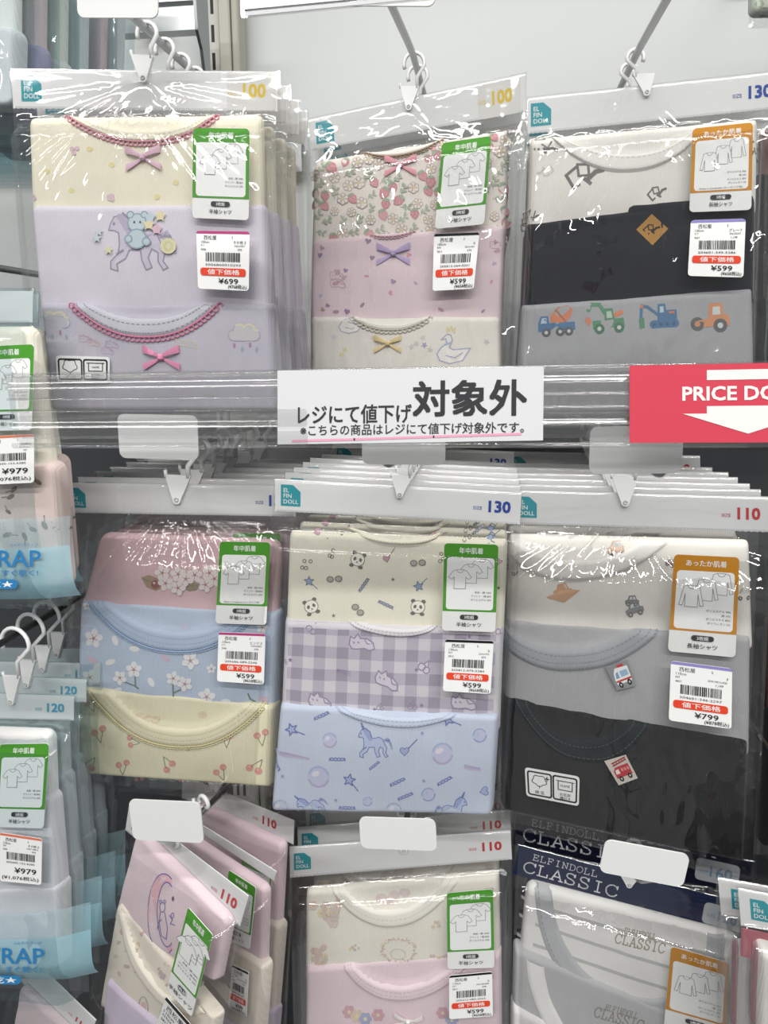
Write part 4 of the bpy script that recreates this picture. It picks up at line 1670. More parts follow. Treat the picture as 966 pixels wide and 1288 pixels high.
def below_neck(u, v):
    for (x0, y0), (x1, y1) in zip(inn, inn[1:]):
        if x0 <= u <= x1:
            return v < y0 + (y1 - y0) * (u - x0) / max(1e-9, x1 - x0) - .001
    return True


for i in range(20):
    for j in range(10):
        a = (i % 2 == 1)
        b = (j % 2 == 0)
        if not (a or b):
            continue
        colr = lin('#a29dac') if (a and b) else lin('#bdb8c6')
        x0, x1 = max(.012, (i - .1) / NC), min(.988, (i + .9) / NC)
        y0, y1 = max(.02, (j + .15) / NR), min(.985, (j + 1.15) / NR)
        if x1 <= x0 or y1 <= y0:
            continue
        u, v = mq((x0 + x1) / 2, (y0 + y1) / 2)
        if below_neck(u, v):
            cv.layer = 0
            for q in range(2):
                for r_ in range(2):
                    cv.poly([(x0 + (x1 - x0) * p / 2, y0 + (y1 - y0) * w / 2) for p, w in ((q, r_), (q + 1, r_), (q + 1, r_ + 1), (q, r_ + 1))], colr)
                    cv.layer = 0
c = s.canvas(*K)
c.layer = 3
pl = lin('#8d76a3')
for fn, x, y, z, a in ((doodle_cat, 385, 472, 90, 0), (doodle_cat, 478, 605, 90, 20), (doodle_cat, 238, 680, 85, 10), (doodle_cat, 748, 685, 90, 0)):
    k = c.sub(x, y, z, a)
    k.layer = 3
    doodle_cat(k, pl, lin('#d5cfdc'))
for x, y, z, a in ((205, 428, 44, 30), (610, 562, 52, 30), (450, 706, 30, 0), (566, 700, 40, 0), (878, 438, 34, 0), (110, 548, 20, 0)):
    k = c.sub(x, y, z, a)
    k.layer = 3
    k.ring(-.2, .1, .25, .25, .07, pl, 9)
    k.ring(.2, .15, .22, .22, .07, pl, 9)
    k.line([(-.2, -.1), (.05, -.5), (.2, -.05)], .07, pl)
for x, y in ((300, 576), (580, 572), (128, 540), (598, 700), (768, 456), (430, 716)):
    k = c.sub(x, y, 18)
    k.layer = 3
    star(k, lin('#7d5f93'))
c.layer = 4
for q in range(3):
    c.line([(300, 572 + 4 * q), (322, 574 + 6 * q), (344, 582 + 7 * q)], 2.2, pl)
s.done()
s = Shirt(P, [(350, 884), (629, 899), (621, 1029), (338, 1024)], .020, '#c6d3ea', seed=16, rc=.006,
          neck=dict(inner=((432, 890), (500, 902), (563, 898)), outer=((418, 889), (498, 914), (575, 899)), col='#cbd8ee', rows=(.3, .7), stitch='#a9bad6'))
c = s.canvas(*K)
bl, fl = lin('#4f5cae'), lin('#9fb0de')
for x, y, z, h in ((270, 824, 52, 0), (230, 955, 78, 0), (672, 872, 76, 0), (805, 808, 50, 1), (622, 1018, 50, 1), (92, 1066, 54, 0), (405, 1044, 34, 1), (498, 1078, 58, 0)):
    k = c.sub(x, y, z, rnd.uniform(-20, 20))
    k.layer = 1
    bubble(k) if not h else bubble(k, '#8f9dd4', '#8aa0d6', '#b9c3e6')
for x, y, a in ((145, 880, 8), (806, 925, 20)):
    for q, h in enumerate(('#b79fc4', '#a9aad4', '#c9b3d4')):
        c.line([(x - 55, y - 12 + 6 * q), (x, y + 4 * q), (x + 50, y + 10 + 2 * q)], 5, lin(h))
for x, y, z, a, f in ((422, 832, 110, 0, 1), (200, 1065, 96, -25, 1), (712, 1076, 108, 0, -1)):
    k = c.sub(x, y, z, a, f)
    k.layer = 8
    pony(k, lin('#b4c3e8'), bl, lin('#8fa2da'))
for x, y, a in ((140, 790, -20), (698, 755, -20), (345, 970, 10)):
    k = c.sub(x, y, 52, a)
    k.layer = 8
    wand(k, fl, bl)
for x, y, a in ((545, 855, 0), (830, 1015, 80)):
    k = c.sub(x, y, 66, a)
    k.layer = 8
    lolly(k, fl, bl)
for x, y, a in ((240, 738, -25), (298, 890, 0), (430, 912, -40), (512, 972, -25), (680, 968, -30), (540, 1024, -25), (332, 1066, 0), (75, 910, 60)):
    k = c.sub(x, y, 52 if x != 430 else 40, a)
    k.layer = 8
    candy(k, fl, bl)
for x, y in ((600, 800), (606, 968), (292, 1038), (100, 956)):
    c.ell(x, y, 6, 6, lin('#8c9cc9'), n=8)
s.done()
tag(P, [(559, 683), (627, 685), (623, 795), (556, 793)], .0235)
sticker(P, [(560, 804), (621, 806), (617, 873), (557, 869)], .0300, '#1c1c1e', '130cm', 'K', ('024', '25AU-975', '5812', '979'), '205812-079-5284', '599', '658')
film(P, [(344, 601), (658, 618), (634, 1036), (332, 1030)], .125, .0265, seed=5, amp=.0012, fan=.0010, mat=M_FILM_SMOOTH)
_, R = hanger(P, (503, 626), (493, 600), (518, 600), (508, 562))
D = display_hook('steel display hook above the panda pack, white plate showing below the white sign', [(455, 532), (560, 532), (560, 585), (455, 583)], .58, R, 'display hooks of the shirt rack')
for k in range(6):
    dup(P.root, D * (.036 * (k + 1) + .024 * max(0, k - 3)) + Vector((0, 0, (0, 0, 0, 0, -.004, .002)[k])), 'pale yellow and gingham shirt pack %s behind the panda and gingham pack' % ('hanging directly', 'hanging second', 'hanging third', 'hanging fourth', 'hanging fifth', 'hanging last')[k], math.radians(.3 * (-2, 2, -1, 3, 2, -2)[k]), skip=('price_sticker', 'description_tag'))

# ---- vehicle patch pack
P = Pack('long-sleeve shirt pack with grey and charcoal shirts carrying ambulance and fire engine patches', (786, 635), .722)
header(P, [(640, 616), (974, 625), (974, 670), (640, 659)], '110', '#c23a3c', logo_at=.03, size_at=.905)
s = Shirt(P, [(641, 673), (944, 681), (949, 820), (636, 805)], .010, '#e9e6dc', seed=17, rc=.004,
          neck=dict(inner=((644, 676), (728, 704), (806, 679)), outer=((640, 700), (735, 729), (842, 682)), col='#ebe9e1', rows=(.85,), stitch='#d3d0c6'))
K = (610, 640, 2.713)
c = s.canvas(*K)
k = c.sub(264, 278, 60, -8)
k.poly([(-1, .25), (.2, -.1), (1, .1), (0, .7)], lin('#d99a5c'))
k.up()
car_icon(k.sub(0, 0, 1.1), '#d98e4e')
for x, y, z, h, a in ((508, 340, 66, '#77767c', -15), (885, 292, 56, '#d98e4e', 0), (92, 206, 50, '#a34a56', 30), (632, 185, 36, '#8c3d44', 20), (450, 138, 70, '#d9b49a', 0), (500, 312, 50, '#5c5b60', 0)):
    k = c.sub(x, y, z, a)
    k.layer = 3
    car_icon(k, h)
s.done()
s = Shirt(P, [(637, 779), (947, 800), (945, 955), (634, 908)], .015, '#abadaf', seed=18, rc=.003,
          neck=dict(inner=((634, 786), (716, 815), (806, 784)), outer=((632, 812), (735, 842), (842, 784)), col='#9ea4a9', rows=(.3, .62, .85), stitch='#858b90'))
s.done()
mbp = MB()
q = P.q([(761, 838), (789, 830), (800, 862), (776, 868)], .0200)
mbp.prism(q, -.0212, -.0204, lin('#8f9296'))
cv = Canvas(mbp, bil(q), lambda u, v: .0212)
cv.poly([(.14, .62), (.20, .34), (.34, .16), (.90, .16), (.92, .74), (.16, .80)], lin('#eef0f0'))
cv.up()
cv.poly([(.22, .56), (.28, .36), (.40, .30), (.40, .56)], lin('#7fa6c6'))
cv.poly([(.48, .30), (.84, .28), (.84, .50), (.48, .54)], lin('#9bbcd6'))
cv.poly([(.46, .06), (.74, .05), (.74, .15), (.46, .16)], lin('#c8423c'))
cv.line([(.18, .68), (.90, .62)], .07, lin('#c8423c'))
for x, y in ((.32, .82), (.76, .78)):
    cv.ell(x, y, .10, .12, K_, n=12)
    cv.ell(x, y, .04, .05, lin('#c9cbcc'), n=8)
P.child(mbp, 'ambulance_patch', M_TRIM, label='grey fabric patch with a white ambulance')
s = Shirt(P, [(634, 877), (945, 932), (939, 1090), (630, 1021)], .020, '#232427', seed=19, rc=.005, puff=.002,
          neck=dict(inner=((668, 884), (722, 928), (790, 906)), outer=((645, 880), (732, 957), (818, 912)), col='#20282b', rows=(.3, .8), stitch='#4b5659'))
s.done()
mbp = MB()
q = P.q([(760, 957), (787, 949), (802, 978), (778, 987)], .0250)
mbp.prism(q, -.0262, -.0254, lin('#c9c2b8'))
cv = Canvas(mbp, bil(q), lambda u, v: .0262)
cv.poly([(.12, .76), (.14, .46), (.26, .34), (.44, .32), (.90, .30), (.90, .74)], lin('#b63a45'))
cv.up()
cv.poly([(.18, .60), (.22, .44), (.38, .42), (.38, .60)], lin('#ead9d6'))
cv.line([(.24, .26), (.90, .14)], .05, lin('#9a2f3a'))
cv.line([(.24, .16), (.90, .05)], .05, lin('#9a2f3a'))
for k in range(5):
    cv.line([(.30 + .14 * k, .14 - .02 * k), (.31 + .14 * k, .25 - .025 * k)], .035, lin('#9a2f3a'))
for k in range(3):
    cv.rect(.48 + .14 * k, .42, .58 + .14 * k, .54, lin('#d98a8a'))
for x, y in ((.30, .80), (.74, .78)):
    cv.ell(x, y, .10, .11, K_, n=12)
    cv.ell(x, y, .04, .045, lin('#c9cbcc'), n=8)
P.child(mbp, 'fire_engine_patch', M_TRIM, label='pale fabric patch with a red fire engine')
tag(P, [(848, 697), (930, 701), (925, 827), (840, 819)], .0235, True)
care_label(P, [(660, 965), (729, 977), (728, 1014), (662, 1001)], .0265, True)
sticker(P, [(844, 831), (921, 841), (920, 917), (841, 906)], .0310, '#8d86c4', '110cm', 'F', ('623', '25W-MD1U025', '4601', '1,149'), '204601-346-2297', '799', '878')
film(P, [(639, 615), (974, 624), (951, 1102), (624, 1030)], .115, .0275, seed=6, amp=.0020, fan=.0042, ramp=.11, angf=10, ns=190, nt=190)
_, R = hanger(P, (786, 637), (770, 602), (802, 602), (786, 562))
D = display_hook('steel display hook above the ambulance patch pack, white plate behind the red sign corner', [(741, 536), (858, 534), (858, 596), (741, 593)], .525, R, 'display hooks of the shirt rack')
for k in range(6):
    dup(P.root, D * (.036 * (k + 1) + .024 * max(0, k - 3)) + Vector((0, 0, (0, 0, 0, 0, -.004, .002)[k])), 'ivory and charcoal shirt pack %s behind the ambulance patch pack' % ('hanging directly', 'hanging second', 'hanging third', 'hanging fourth', 'hanging fifth', 'hanging last')[k], math.radians(.3 * (2, -3, 2, -2, 2, -2)[k]), skip=('price_sticker', 'description_tag', 'care_label'))

# ================================================================== bottom row
# ---- bouquet pack, bottom middle
P = Pack('short-sleeve shirt pack with cream flower shirt above a pink shirt, size 110 in red', (508, 1072), .81)
header(P, [(364, 1065), (642, 1044), (644, 1081), (365, 1104)], '110', '#c23a3c', logo_at=.02, size_at=.915)
s = Shirt(P, [(384, 1121), (628, 1101), (630, 1225), (383, 1240)], .010, '#e9e5d6', seed=21, rc=.006,
          neck=dict(inner=((432, 1116), (494, 1143), (558, 1105)), outer=((415, 1117), (496, 1164), (580, 1103)), col='#ebe8dc', rows=(.5,), stitch='#d3cfc0'))
c = s.canvas(340, 1000, 3.019)
for x, y, z in ((225, 440, 180), (640, 490, 70), (180, 600, 110), (322, 580, 50), (640, 610, 70), (835, 370, 90), (180, 640, 70)):
    k = c.sub(x, y, z)
    bouquet(k, ['#dcc3bd', '#d6b8b2', '#e3d2a4', '#cdbdb8'], rnd, 12 if z > 100 else 6)
for t in range(26):
    a = 2 * math.pi * t / 26 + .4
    k = c.sub(486 + 62 * math.cos(a), 585 + 46 * math.sin(a), rnd.uniform(20, 32))
    k.layer = (t % 3) * 6
    bouquet(k, ['#d9bab4', '#d2b0ac', '#dbc9a4'], rnd, 4)
c.layer = 6
for x, y in ((420, 395), (470, 385), (510, 375), (445, 405)):
    c.ell(x, y, 22, 16, lin('#ddc9c6'), n=10)
k = c.sub(486, 600, 70)
k.ring(0, 0, .4, .3, .03, lin('#cdb4a9'))
s.done()
s = Shirt(P, [(383, 1217), (631, 1199), (632, 1355), (382, 1362)], .015, '#e6cdd6', seed=22, rc=.004,
          neck=dict(inner=((444, 1212), (508, 1238), (580, 1203)), outer=((430, 1213), (509, 1257), (598, 1202)), col='#e8d2da', rows=(.35, .6, .85), stitch='#d2b5c0'))
c = s.canvas(340, 1000, 3.019)
for x, y, h in ((300, 820, '#cf9aa9'), (410, 830, '#cf9aa9'), (362, 845, '#97a3cc'), (655, 822, '#cf9aa9'), (330, 835, '#d9c3a4'), (690, 850, '#97a3cc')):
    k = c.sub(x, y, 52)
    k.layer = 2
    for j in range(6):
        t = j * math.pi / 3
        k.ell(.3 * math.cos(t), .3 * math.sin(t), .2, .2, lin(h), n=8)
    k.ell(0, 0, .14, .14, lin('#e3d3a4'), n=8)
s.done()
s.bow(514, 1280, 36, '#efe9e8')
s = Shirt(P, [(381, 1325), (633, 1312), (634, 1425), (380, 1432)], .020, '#d9d0e0', seed=23)
s.done()
tag(P, [(562, 1123), (620, 1118), (622, 1217), (563, 1219)], .0235)
sticker(P, [(565, 1227), (619, 1222), (620, 1278), (565, 1282)], .0300, '#1c1c1e', '110cm', 'K', ('623', '25A-ND0498', '5812', '979'), '205412-082-2265', '599', '658')
film(P, [(362, 1064), (645, 1043), (642, 1432), (374, 1440)], .10, .0265, seed=7, amp=.0012, fan=.0010, mat=M_FILM_SMOOTH)
_, R = hanger(P, (508, 1073), (496, 1052), (520, 1051), (510, 1034))
D = display_hook('steel display hook with white plate under the blue unicorn shirt, above the cream flower pack', [(453, 1026), (549, 1029), (548, 1071), (452, 1062)], .625, R, 'display hooks of the shirt rack')
for k in range(3):
    dup(P.root, D * (.036 * (k + 1)), 'cream flower shirt pack %s behind the front cream flower pack' % ('hanging directly', 'hanging second', 'hanging last')[k], math.radians(.25 * (2, -3, 2)[k]), skip=('price_sticker', 'description_tag'))

# ---- navy header striped pack, bottom right


def classic_art(sz, at_=.86):
    def art(cv, H):
        slab_text(cv, 'ELFINDOLL', 20 * .35, H * .16, H * .20, 29, lin('#d9dce0'), .10)
        slab_text(cv, 'CLASSIC', 4, H * .46, H * .36, 42, lin('#e3e5e8'), .11)
        cv.layer = 2
        cv.rrect(at_ * 100 - 9, H * .22, at_ * 100 + 9, H * .84, 2, lin('#c6cbd0'))
        cv.up()
        cv.text(sz, at_ * 100 + 1.5, H * .54, H * .42, lin('#7f9fc0'), 'c', .015)
        cv.text('SIZE', at_ * 100 - 5.5, H * .58, H * .13, lin('#7f9fc0'), 'c')
    return art


P = Pack('long-sleeve shirt pack with grey-striped white shirt and navy header lettered in white', (791, 1108), .80)
header(P, [(653, 1063), (938, 1137), (930, 1180), (645, 1099)], None, col='#1d2747', logo=False, art=classic_art('120', .92), teeth=False)
s = Shirt(P, [(663, 1110), (931, 1180), (934, 1360), (640, 1330)], .010, '#e6e5e2', seed=24, rc=.010)
K = (626, 1000, 2.841)
g = lin('#b3b4b4')
c = s.canvas(*K)
for x0, y0, x1, y1 in ((85, 380, 865, 600), (78, 445, 860, 690), (70, 515, 855, 770), (500, 410, 860, 520)):
    n = 14
    for k in range(n):
        f0, f1 = k / n, (k + 1.05) / n
        xa, ya, xb, yb = x0 + (x1 - x0) * f0, y0 + (y1 - y0) * f0, x0 + (x1 - x0) * f1, y0 + (y1 - y0) * f1
        if x0 == 500:
            continue
        c.layer = 0
        c.poly([(xa, ya - 6), (xb, yb - 6), (xb, yb + 6), (xa, ya + 6)], g)
c.layer = 2
slab_text(c.sub(455, 470, 1, 13), 'ELFINDOLL', 0, 0, 22, 115, lin('#8c7d5a'), .11)
slab_text(c.sub(424, 490, 1, 13), 'CLASSIC', 0, 0, 34, 182, lin('#8c7d5a'), .12)
s.done()
# wide grey neckband hanging low
inn = [(192, 335), (205, 430), (240, 530), (310, 625), (400, 685), (500, 716), (600, 720), (690, 690), (735, 600), (750, 490)]
outr = [(130, 318), (145, 450), (185, 570), (260, 670), (370, 735), (490, 770), (610, 778), (730, 745), (795, 640), (815, 500)]


def smooth(pts, n=6):
    out = []
    for i in range(len(pts) - 1):
        p0, p1, p2, p3 = pts[max(i - 1, 0)], pts[i], pts[i + 1], pts[min(i + 2, len(pts) - 1)]
        for k in range(n):
            t = k / n
            out.append(tuple(.5 * ((2 * p1[d]) + (-p0[d] + p2[d]) * t + (2 * p0[d] - 5 * p1[d] + 4 * p2[d] - p3[d]) * t * t + (-p0[d] + 3 * p1[d] - 3 * p2[d] + p3[d]) * t ** 3) for d in (0, 1)))
    out.append(pts[-1])
    return out


def band(pack, shirt, inn, outr, K, col, stitch=None):
    mb = MB()
    A = [pack.uv(K[0] + x / K[2], K[1] + y / K[2], shirt.h) for x, y in smooth(inn)]
    B = [pack.uv(K[0] + x / K[2], K[1] + y / K[2], shirt.h) for x, y in smooth(outr)]
    rows = []
    for j in range(9):
        f = j / 8
        row = []
        for a, b in zip(A, B):
            u, v = a[0] * (1 - f) + b[0] * f, a[1] * (1 - f) + b[1] * f
            w = shirt.hf(u, v) + .0003 + .0020 * profile(min(f, 1 - f), .2)
            row.append((u, -w, v))
        rows.append(row)
    mb.quadgrid(rows, lin(col), True, flip=True)
    if stitch:
        for a0, b0, a1, b1 in zip(A, B, A[1:], B[1:]):
            f = .78
            p0 = (a0[0] + (b0[0] - a0[0]) * f, a0[1] + (b0[1] - a0[1]) * f)
            p1 = (a1[0] + (b1[0] - a1[0]) * f, a1[1] + (b1[1] - a1[1]) * f)
            p2 = (p0[0] + (p1[0] - p0[0]) * .6, p0[1] + (p1[1] - p0[1]) * .6)
            L = math.dist(p0, p2) or 1
            nx, ny = -(p2[1] - p0[1]) / L * .0004, (p2[0] - p0[0]) / L * .0004
            mb.face([mb.vert((x, -(shirt.hf(x, y) + .0026), y)) for x, y in ((p0[0] + nx, p0[1] + ny), (p2[0] + nx, p2[1] + ny), (p2[0] - nx, p2[1] - ny), (p0[0] - nx, p0[1] - ny))], lin(stitch))
    pack.child(mb, 'neckline_trim', M_TRIM, shirt.obj)


band(P, s, inn, outr, K, '#b4b6b9', '#95989b')
s = Shirt(P, [(646, 1190), (930, 1310), (930, 1440), (640, 1440)], .016, '#b4b6b8', seed=25, rc=.006)
c = s.canvas(*K)
slab_text(c.sub(388, 745, 1, 16), 'ELFINDOLL', 0, 0, 22, 120, lin('#847e70'), .11)
slab_text(c.sub(352, 755, 1, 16), 'CLASSIC', 0, 0, 36, 180, lin('#847e70'), .12)
s.done()
band(P, s, [(165, 610), (172, 660), (190, 730), (225, 800), (280, 900)], [(103, 583), (110, 660), (135, 745), (175, 830), (230, 930)], K, '#e9e8e6')
s = Shirt(P, [(643, 1262), (900, 1400), (900, 1460), (640, 1460)], .021, '#dddcda', seed=26, rc=.008)
s.done()
tag(P, [(844, 1190), (917, 1211), (912, 1314), (835, 1292)], .0255, True)
film(P, [(650, 1060), (944, 1136), (934, 1450), (638, 1440)], .105, .0275, seed=8, amp=.0024, fan=.002)
_, R = hanger(P, (791, 1116), (779, 1098), (804, 1103), (797, 1086))
D = display_hook('steel display hook with white plate under the fire engine shirt, above the striped pack', [(758, 1057), (865, 1077), (862, 1114), (756, 1103)], .571, R, 'display hooks of the shirt rack')
BR = P
P = Pack('navy-headed shirt pack of size 160 hanging behind the striped shirt pack', (791, 1075), .835)
header(P, [(649, 1018), (948, 1083), (942, 1127), (646, 1062)], None, col='#171d33', logo=False, art=classic_art('160', .86), teeth=False)
for q, h, col in (([(665, 1076), (925, 1132), (930, 1300), (660, 1280)], .010, '#35373d'), ([(660, 1180), (930, 1230), (930, 1400), (655, 1390)], .015, '#5c5d60')):
    s = Shirt(P, q, h, col, seed=int(h * 2000), rc=.006)
    s.done()
film(P, [(646, 1016), (950, 1082), (935, 1410), (644, 1400)], .11, .0225, seed=9, amp=.0016)
hanger(P, (791, 1083), (779, 1066), (804, 1071), (797, 1056))

# ---- moon pack, turned on its hook, bottom left
P = Pack('pink shirt pack with a crescent moon print, twisted sideways on its hook', (212, 1052), .72, yaw=-31)
header(P, [(163, 1012), (313, 1127), (302, 1165), (158, 1044)], '110', '#c23a3c', logo_at=.05, size_at=.885)
s = Shirt(P, [(170, 1044), (288, 1160), (272, 1240), (140, 1160)], .010, '#e3cad2', seed=27, rc=.012)
K = (100, 980, 3.22)
c = s.canvas(*K)
k = c.sub(325, 545, 330)
k2 = Canvas(k.mb, lambda x, y, f=k.m: f(x * .62, y), k.wf)
moon(k2)
s.done()
s = Shirt(P, [(146, 1134), (269, 1282), (259, 1346), (122, 1268)], .015, '#e2d8c6', seed=28, rc=.006,
          neck=dict(inner=((157, 1150), (194, 1230), (252, 1264)), outer=((151, 1143), (189, 1242), (260, 1274)), col='#e6dece', rows=(.7,), stitch='#cfc5b0'))
c = s.canvas(*K)
for _ in range(34):
    x, y = rnd.uniform(150, 480), 0
    y = 620 + (x - 130) * .62 + rnd.uniform(-60, 150)
    k = c.sub(x, y, rnd.uniform(14, 34), rnd.uniform(0, 360))
    k.layer = rnd.randint(0, 3)
    h = rnd.choice(['#cbb09a', '#c99f9a', '#b8b79a', '#d2c09a', '#b9a0a8'])
    if rnd.random() < .5:
        heart(k, lin(h))
    else:
        k.ell(0, 0, .3, .5, lin(h), n=9)
c.layer = 5
for x, y in ((265, 920), (350, 965)):
    c.ring(x, y, 18, 45, 5, lin('#a9b0a0'))
    c.ell(x, y + 5, 11, 30, lin('#dba9ab'), n=10)
s.done()
s = Shirt(P, [(131, 1228), (258, 1338), (256, 1364), (126, 1318)], .020, '#cbbdd4', seed=29)
s.done()
tag(P, [(237, 1141), (268, 1176), (241, 1279), (210, 1244)], .0235)
sticker(P, [(209, 1253), (240, 1288), (214, 1362), (184, 1326)], .0295, '#1c1c1e', '110cm', 'K', ('623', '25A-ND0498', '5812', '979'), '205412-082-2272', '599', '658')
film(P, [(163, 1010), (316, 1128), (266, 1372), (122, 1330)], .10, .0300, seed=10, amp=.0016, mat=M_FILM_SMOOTH)
_, R = hanger(P, (215, 1062), (206, 1054), (224, 1066), (217, 1049))
D = display_hook('steel display hook with white plate in front of the twisted moon pack', [(165, 1005), (255, 1009), (254, 1060), (165, 1054)], .666, R, 'display hooks of the shirt rack', drop=.14)
MOON = P.root

for k, (lab, px, d, yaw) in enumerate((('pink shirt pack hanging directly behind the twisted moon pack', (252, 1006), .80, -34), ('size 110 pack of pink shirts hanging last behind the twisted moon pack', (270, 976), .865, -26))):
    P = Pack(lab, px, d, yaw=yaw)
    dx, dy = (0, 0) if k == 0 else (24, -42)
    if k == 0:
        hq = [(206, 1007), (348, 1096), (345, 1108), (203, 1014)]
        qs = [[(225, 1045), (333, 1118), (330, 1230), (215, 1160)], [(214, 1130), (331, 1216), (322, 1330), (205, 1260)], [(205, 1230), (322, 1310), (318, 1350), (203, 1310)]]
        fq = [(202, 1004), (350, 1096), (342, 1365), (196, 1325)]
    else:
        hq = [(230, 975), (370, 1032), (369, 1062), (229, 1004)]
        qs = [[(246, 1010), (356, 1062), (350, 1180), (240, 1140)], [(240, 1110), (352, 1165), (342, 1290), (232, 1240)], [(232, 1210), (342, 1275), (338, 1320), (228, 1280)]]
        fq = [(226, 972), (372, 1032), (358, 1335), (222, 1295)]
    header(P, hq, '110' if k else None, '#c23a3c', logo=False, size_at=.80)
    for q, h, col in zip(qs, (.010, .015, .020), ('#dfc3cc', '#dcd0c0', '#c3b4c9')):
        s = Shirt(P, q, h, col, seed=31 + k, rc=.008)
        s.done()
    if k == 0:
        tag(P, [(288, 1094), (322, 1116), (314, 1194), (281, 1180)], .0235)
        sticker(P, [(292, 1213), (313, 1223), (310, 1279), (287, 1267)], .0240, '#1c1c1e', '110cm', 'K', ('623', '25A-ND0498', '5812', '979'), '205412-082-2272', '599', '658')
    else:
        tag(P, [(305, 1075), (343, 1092), (336, 1170), (300, 1155)], .0235)
    film(P, fq, .10, .0300, seed=12 + k, amp=.002, mat=M_FILM_SMOOTH)
    hanger(P, (px[0], px[1] + 22), (px[0] - 8, px[1] + 6), (px[0] + 8, px[1] + 14), (px[0] + 4, px[1] - 4))

P = Pack('size 110 pack whose slanted white header shows in the lower left corner', (66, 1214), .85, yaw=-30)
header(P, [(36, 1200), (121, 1283), (109, 1316), (18, 1226)], '110', '#c23a3c', logo=False, size_at=.87)
for q, h, col in (([(24, 1240), (104, 1318), (98, 1400), (10, 1330)], .010, '#d9c6cd'), ([(10, 1310), (98, 1390), (92, 1460), (0, 1400)], .016, '#cfc9c0')):
    s = Shirt(P, q, h, col, seed=35, rc=.008)
    s.done()
film(P, [(34, 1197), (124, 1284), (98, 1480), (-8, 1420)], .11, .0245, seed=15, amp=.0018, mat=M_FILM_SMOOTH, ns=60, nt=80)

# ================================================================== left column: blue packs
NB, LB, BANDW = lin('#2f7fb8'), lin('#4a9cc9'), lin('#eef6f8')
M_BLUEPRINT, nt, N, L = new_mat('blue_printed_film')
bs = N['Principled BSDF']
bs.inputs['Base Color'].default_value = lin('#a5d3e0')
bs.inputs['Roughness'].default_value = 0.25
bs.inputs['Alpha'].default_value = 0.62
M_SHEER, nt, N, L = new_mat('pale_blue_printed_film')
bs = N['Principled BSDF']
bs.inputs['Base Color'].default_value = lin('#b9dbe4')
bs.inputs['Roughness'].default_value = 0.25
bs.inputs['Alpha'].default_value = 0.30


def wrap_pack(label, hole, d, yaw, hq, shirts, fq, tagq=None, stq=None, size=None, letter=None, bandq=None, hseed=0, codes=None, hclip=None, prints=None):
    P = Pack(label, hole, d, yaw=yaw)
    header(P, hq, size, '#5aa7c4', logo=True, logo_at=.06, size_at=.90)
    objs = []
    for k, (q, h, col) in enumerate(shirts):
        s = Shirt(P, q, h, col, seed=41 + hseed * 5 + k, rc=.010, puff=.002)
        if prints and prints[0] == k:
            prints[1](s)
        s.done()
    if tagq:
        tag(P, tagq, .0265)
    if stq:
        sticker(P, stq, .0325, '#d9775a', '120cm', 'その他 Z', ('254', 'GAST-4085-S', '5605', '979'), '205605-153-6285', '979', '1,076', band=False)
    film(P, fq, .10, .0290, M_BLUEFILM, seed=20 + hseed, amp=.0024)
    if bandq:
        # printed lower part of the bag: two overlapping tints and the lettering
        mb = MB()
        f = lambda u, v: .0305
        for w, q in ((.0305, bandq), ):
            qq = P.q(q, w)
            m = bil(qq)
            mb.quadgrid([[(m(i / 8, j / 6)[0], -w + .012 * (abs(i / 4 - 1) ** 6) + .010 * (j / 6) ** 5, m(i / 8, j / 6)[1]) for i in range(9)] for j in range(7)], BANDW, True, True)
        P.child(mb, 'printed_band', M_BLUEPRINT)
        mb = MB()
        (ax, ay), (bx, by), (cx, cy), (dx, dy) = bandq
        up = 0.55
        q2 = [(ax, ay - (dy - ay) * up), (bx, by - (cy - by) * up), (bx, by), (ax, ay)]
        qq = P.q(q2, .0305)
        m = bil(qq)
        mb.quadgrid([[(m(i / 8, j / 3)[0], -.0305 + .012 * (abs(i / 4 - 1) ** 6), m(i / 8, j / 3)[1]) for i in range(9)] for j in range(4)], BANDW, True, True)
        P.child(mb, 'printed_tint', M_SHEER)
    if letter:
        mb = MB()
        qq = P.q(letter, .0312)
        m0 = bil(qq)
        cv = Canvas(mb, lambda x, y: m0(x / 100, y / 40), lambda u, v: .0312)
        cv.text('WRAP', 98, 11, 22, NB, 'r', .02, fit=62, dbl=.02)
        cv.text('ふんわりラップ', 96, -2, 3.6, NB, 'r')
        cv.text('汗を吸収して、すぐ乾く!', 96, 24, 6.5, NB, 'r', .015, fit=88)
        cv.rrect(8, 30, 78, 39, 4.4, NB)
        cv.up()
        cv.text('吸水速乾★', 74, 34.6, 7, W_, 'r', .01, fit=58)
        P.child(mb, 'bag_lettering', M_STICK, label='blue lettering printed on the bag')
    R = None
    if hclip:
        _, R = hanger(P, *hclip)
    return P, R


def small_sprigs(s):
    c = s.canvas()
    for _ in range(26):
        x, y = rnd.uniform(-70, 74), rnd.uniform(594, 680)
        k = c.sub(x, y, rnd.uniform(8, 13), rnd.uniform(0, 360))
        k.ell(0, 0, .5, .25, lin('#6b5850'), n=8)
        k.line([(-.9, -.4), (0, 0)], .12, lin('#8d776c'))


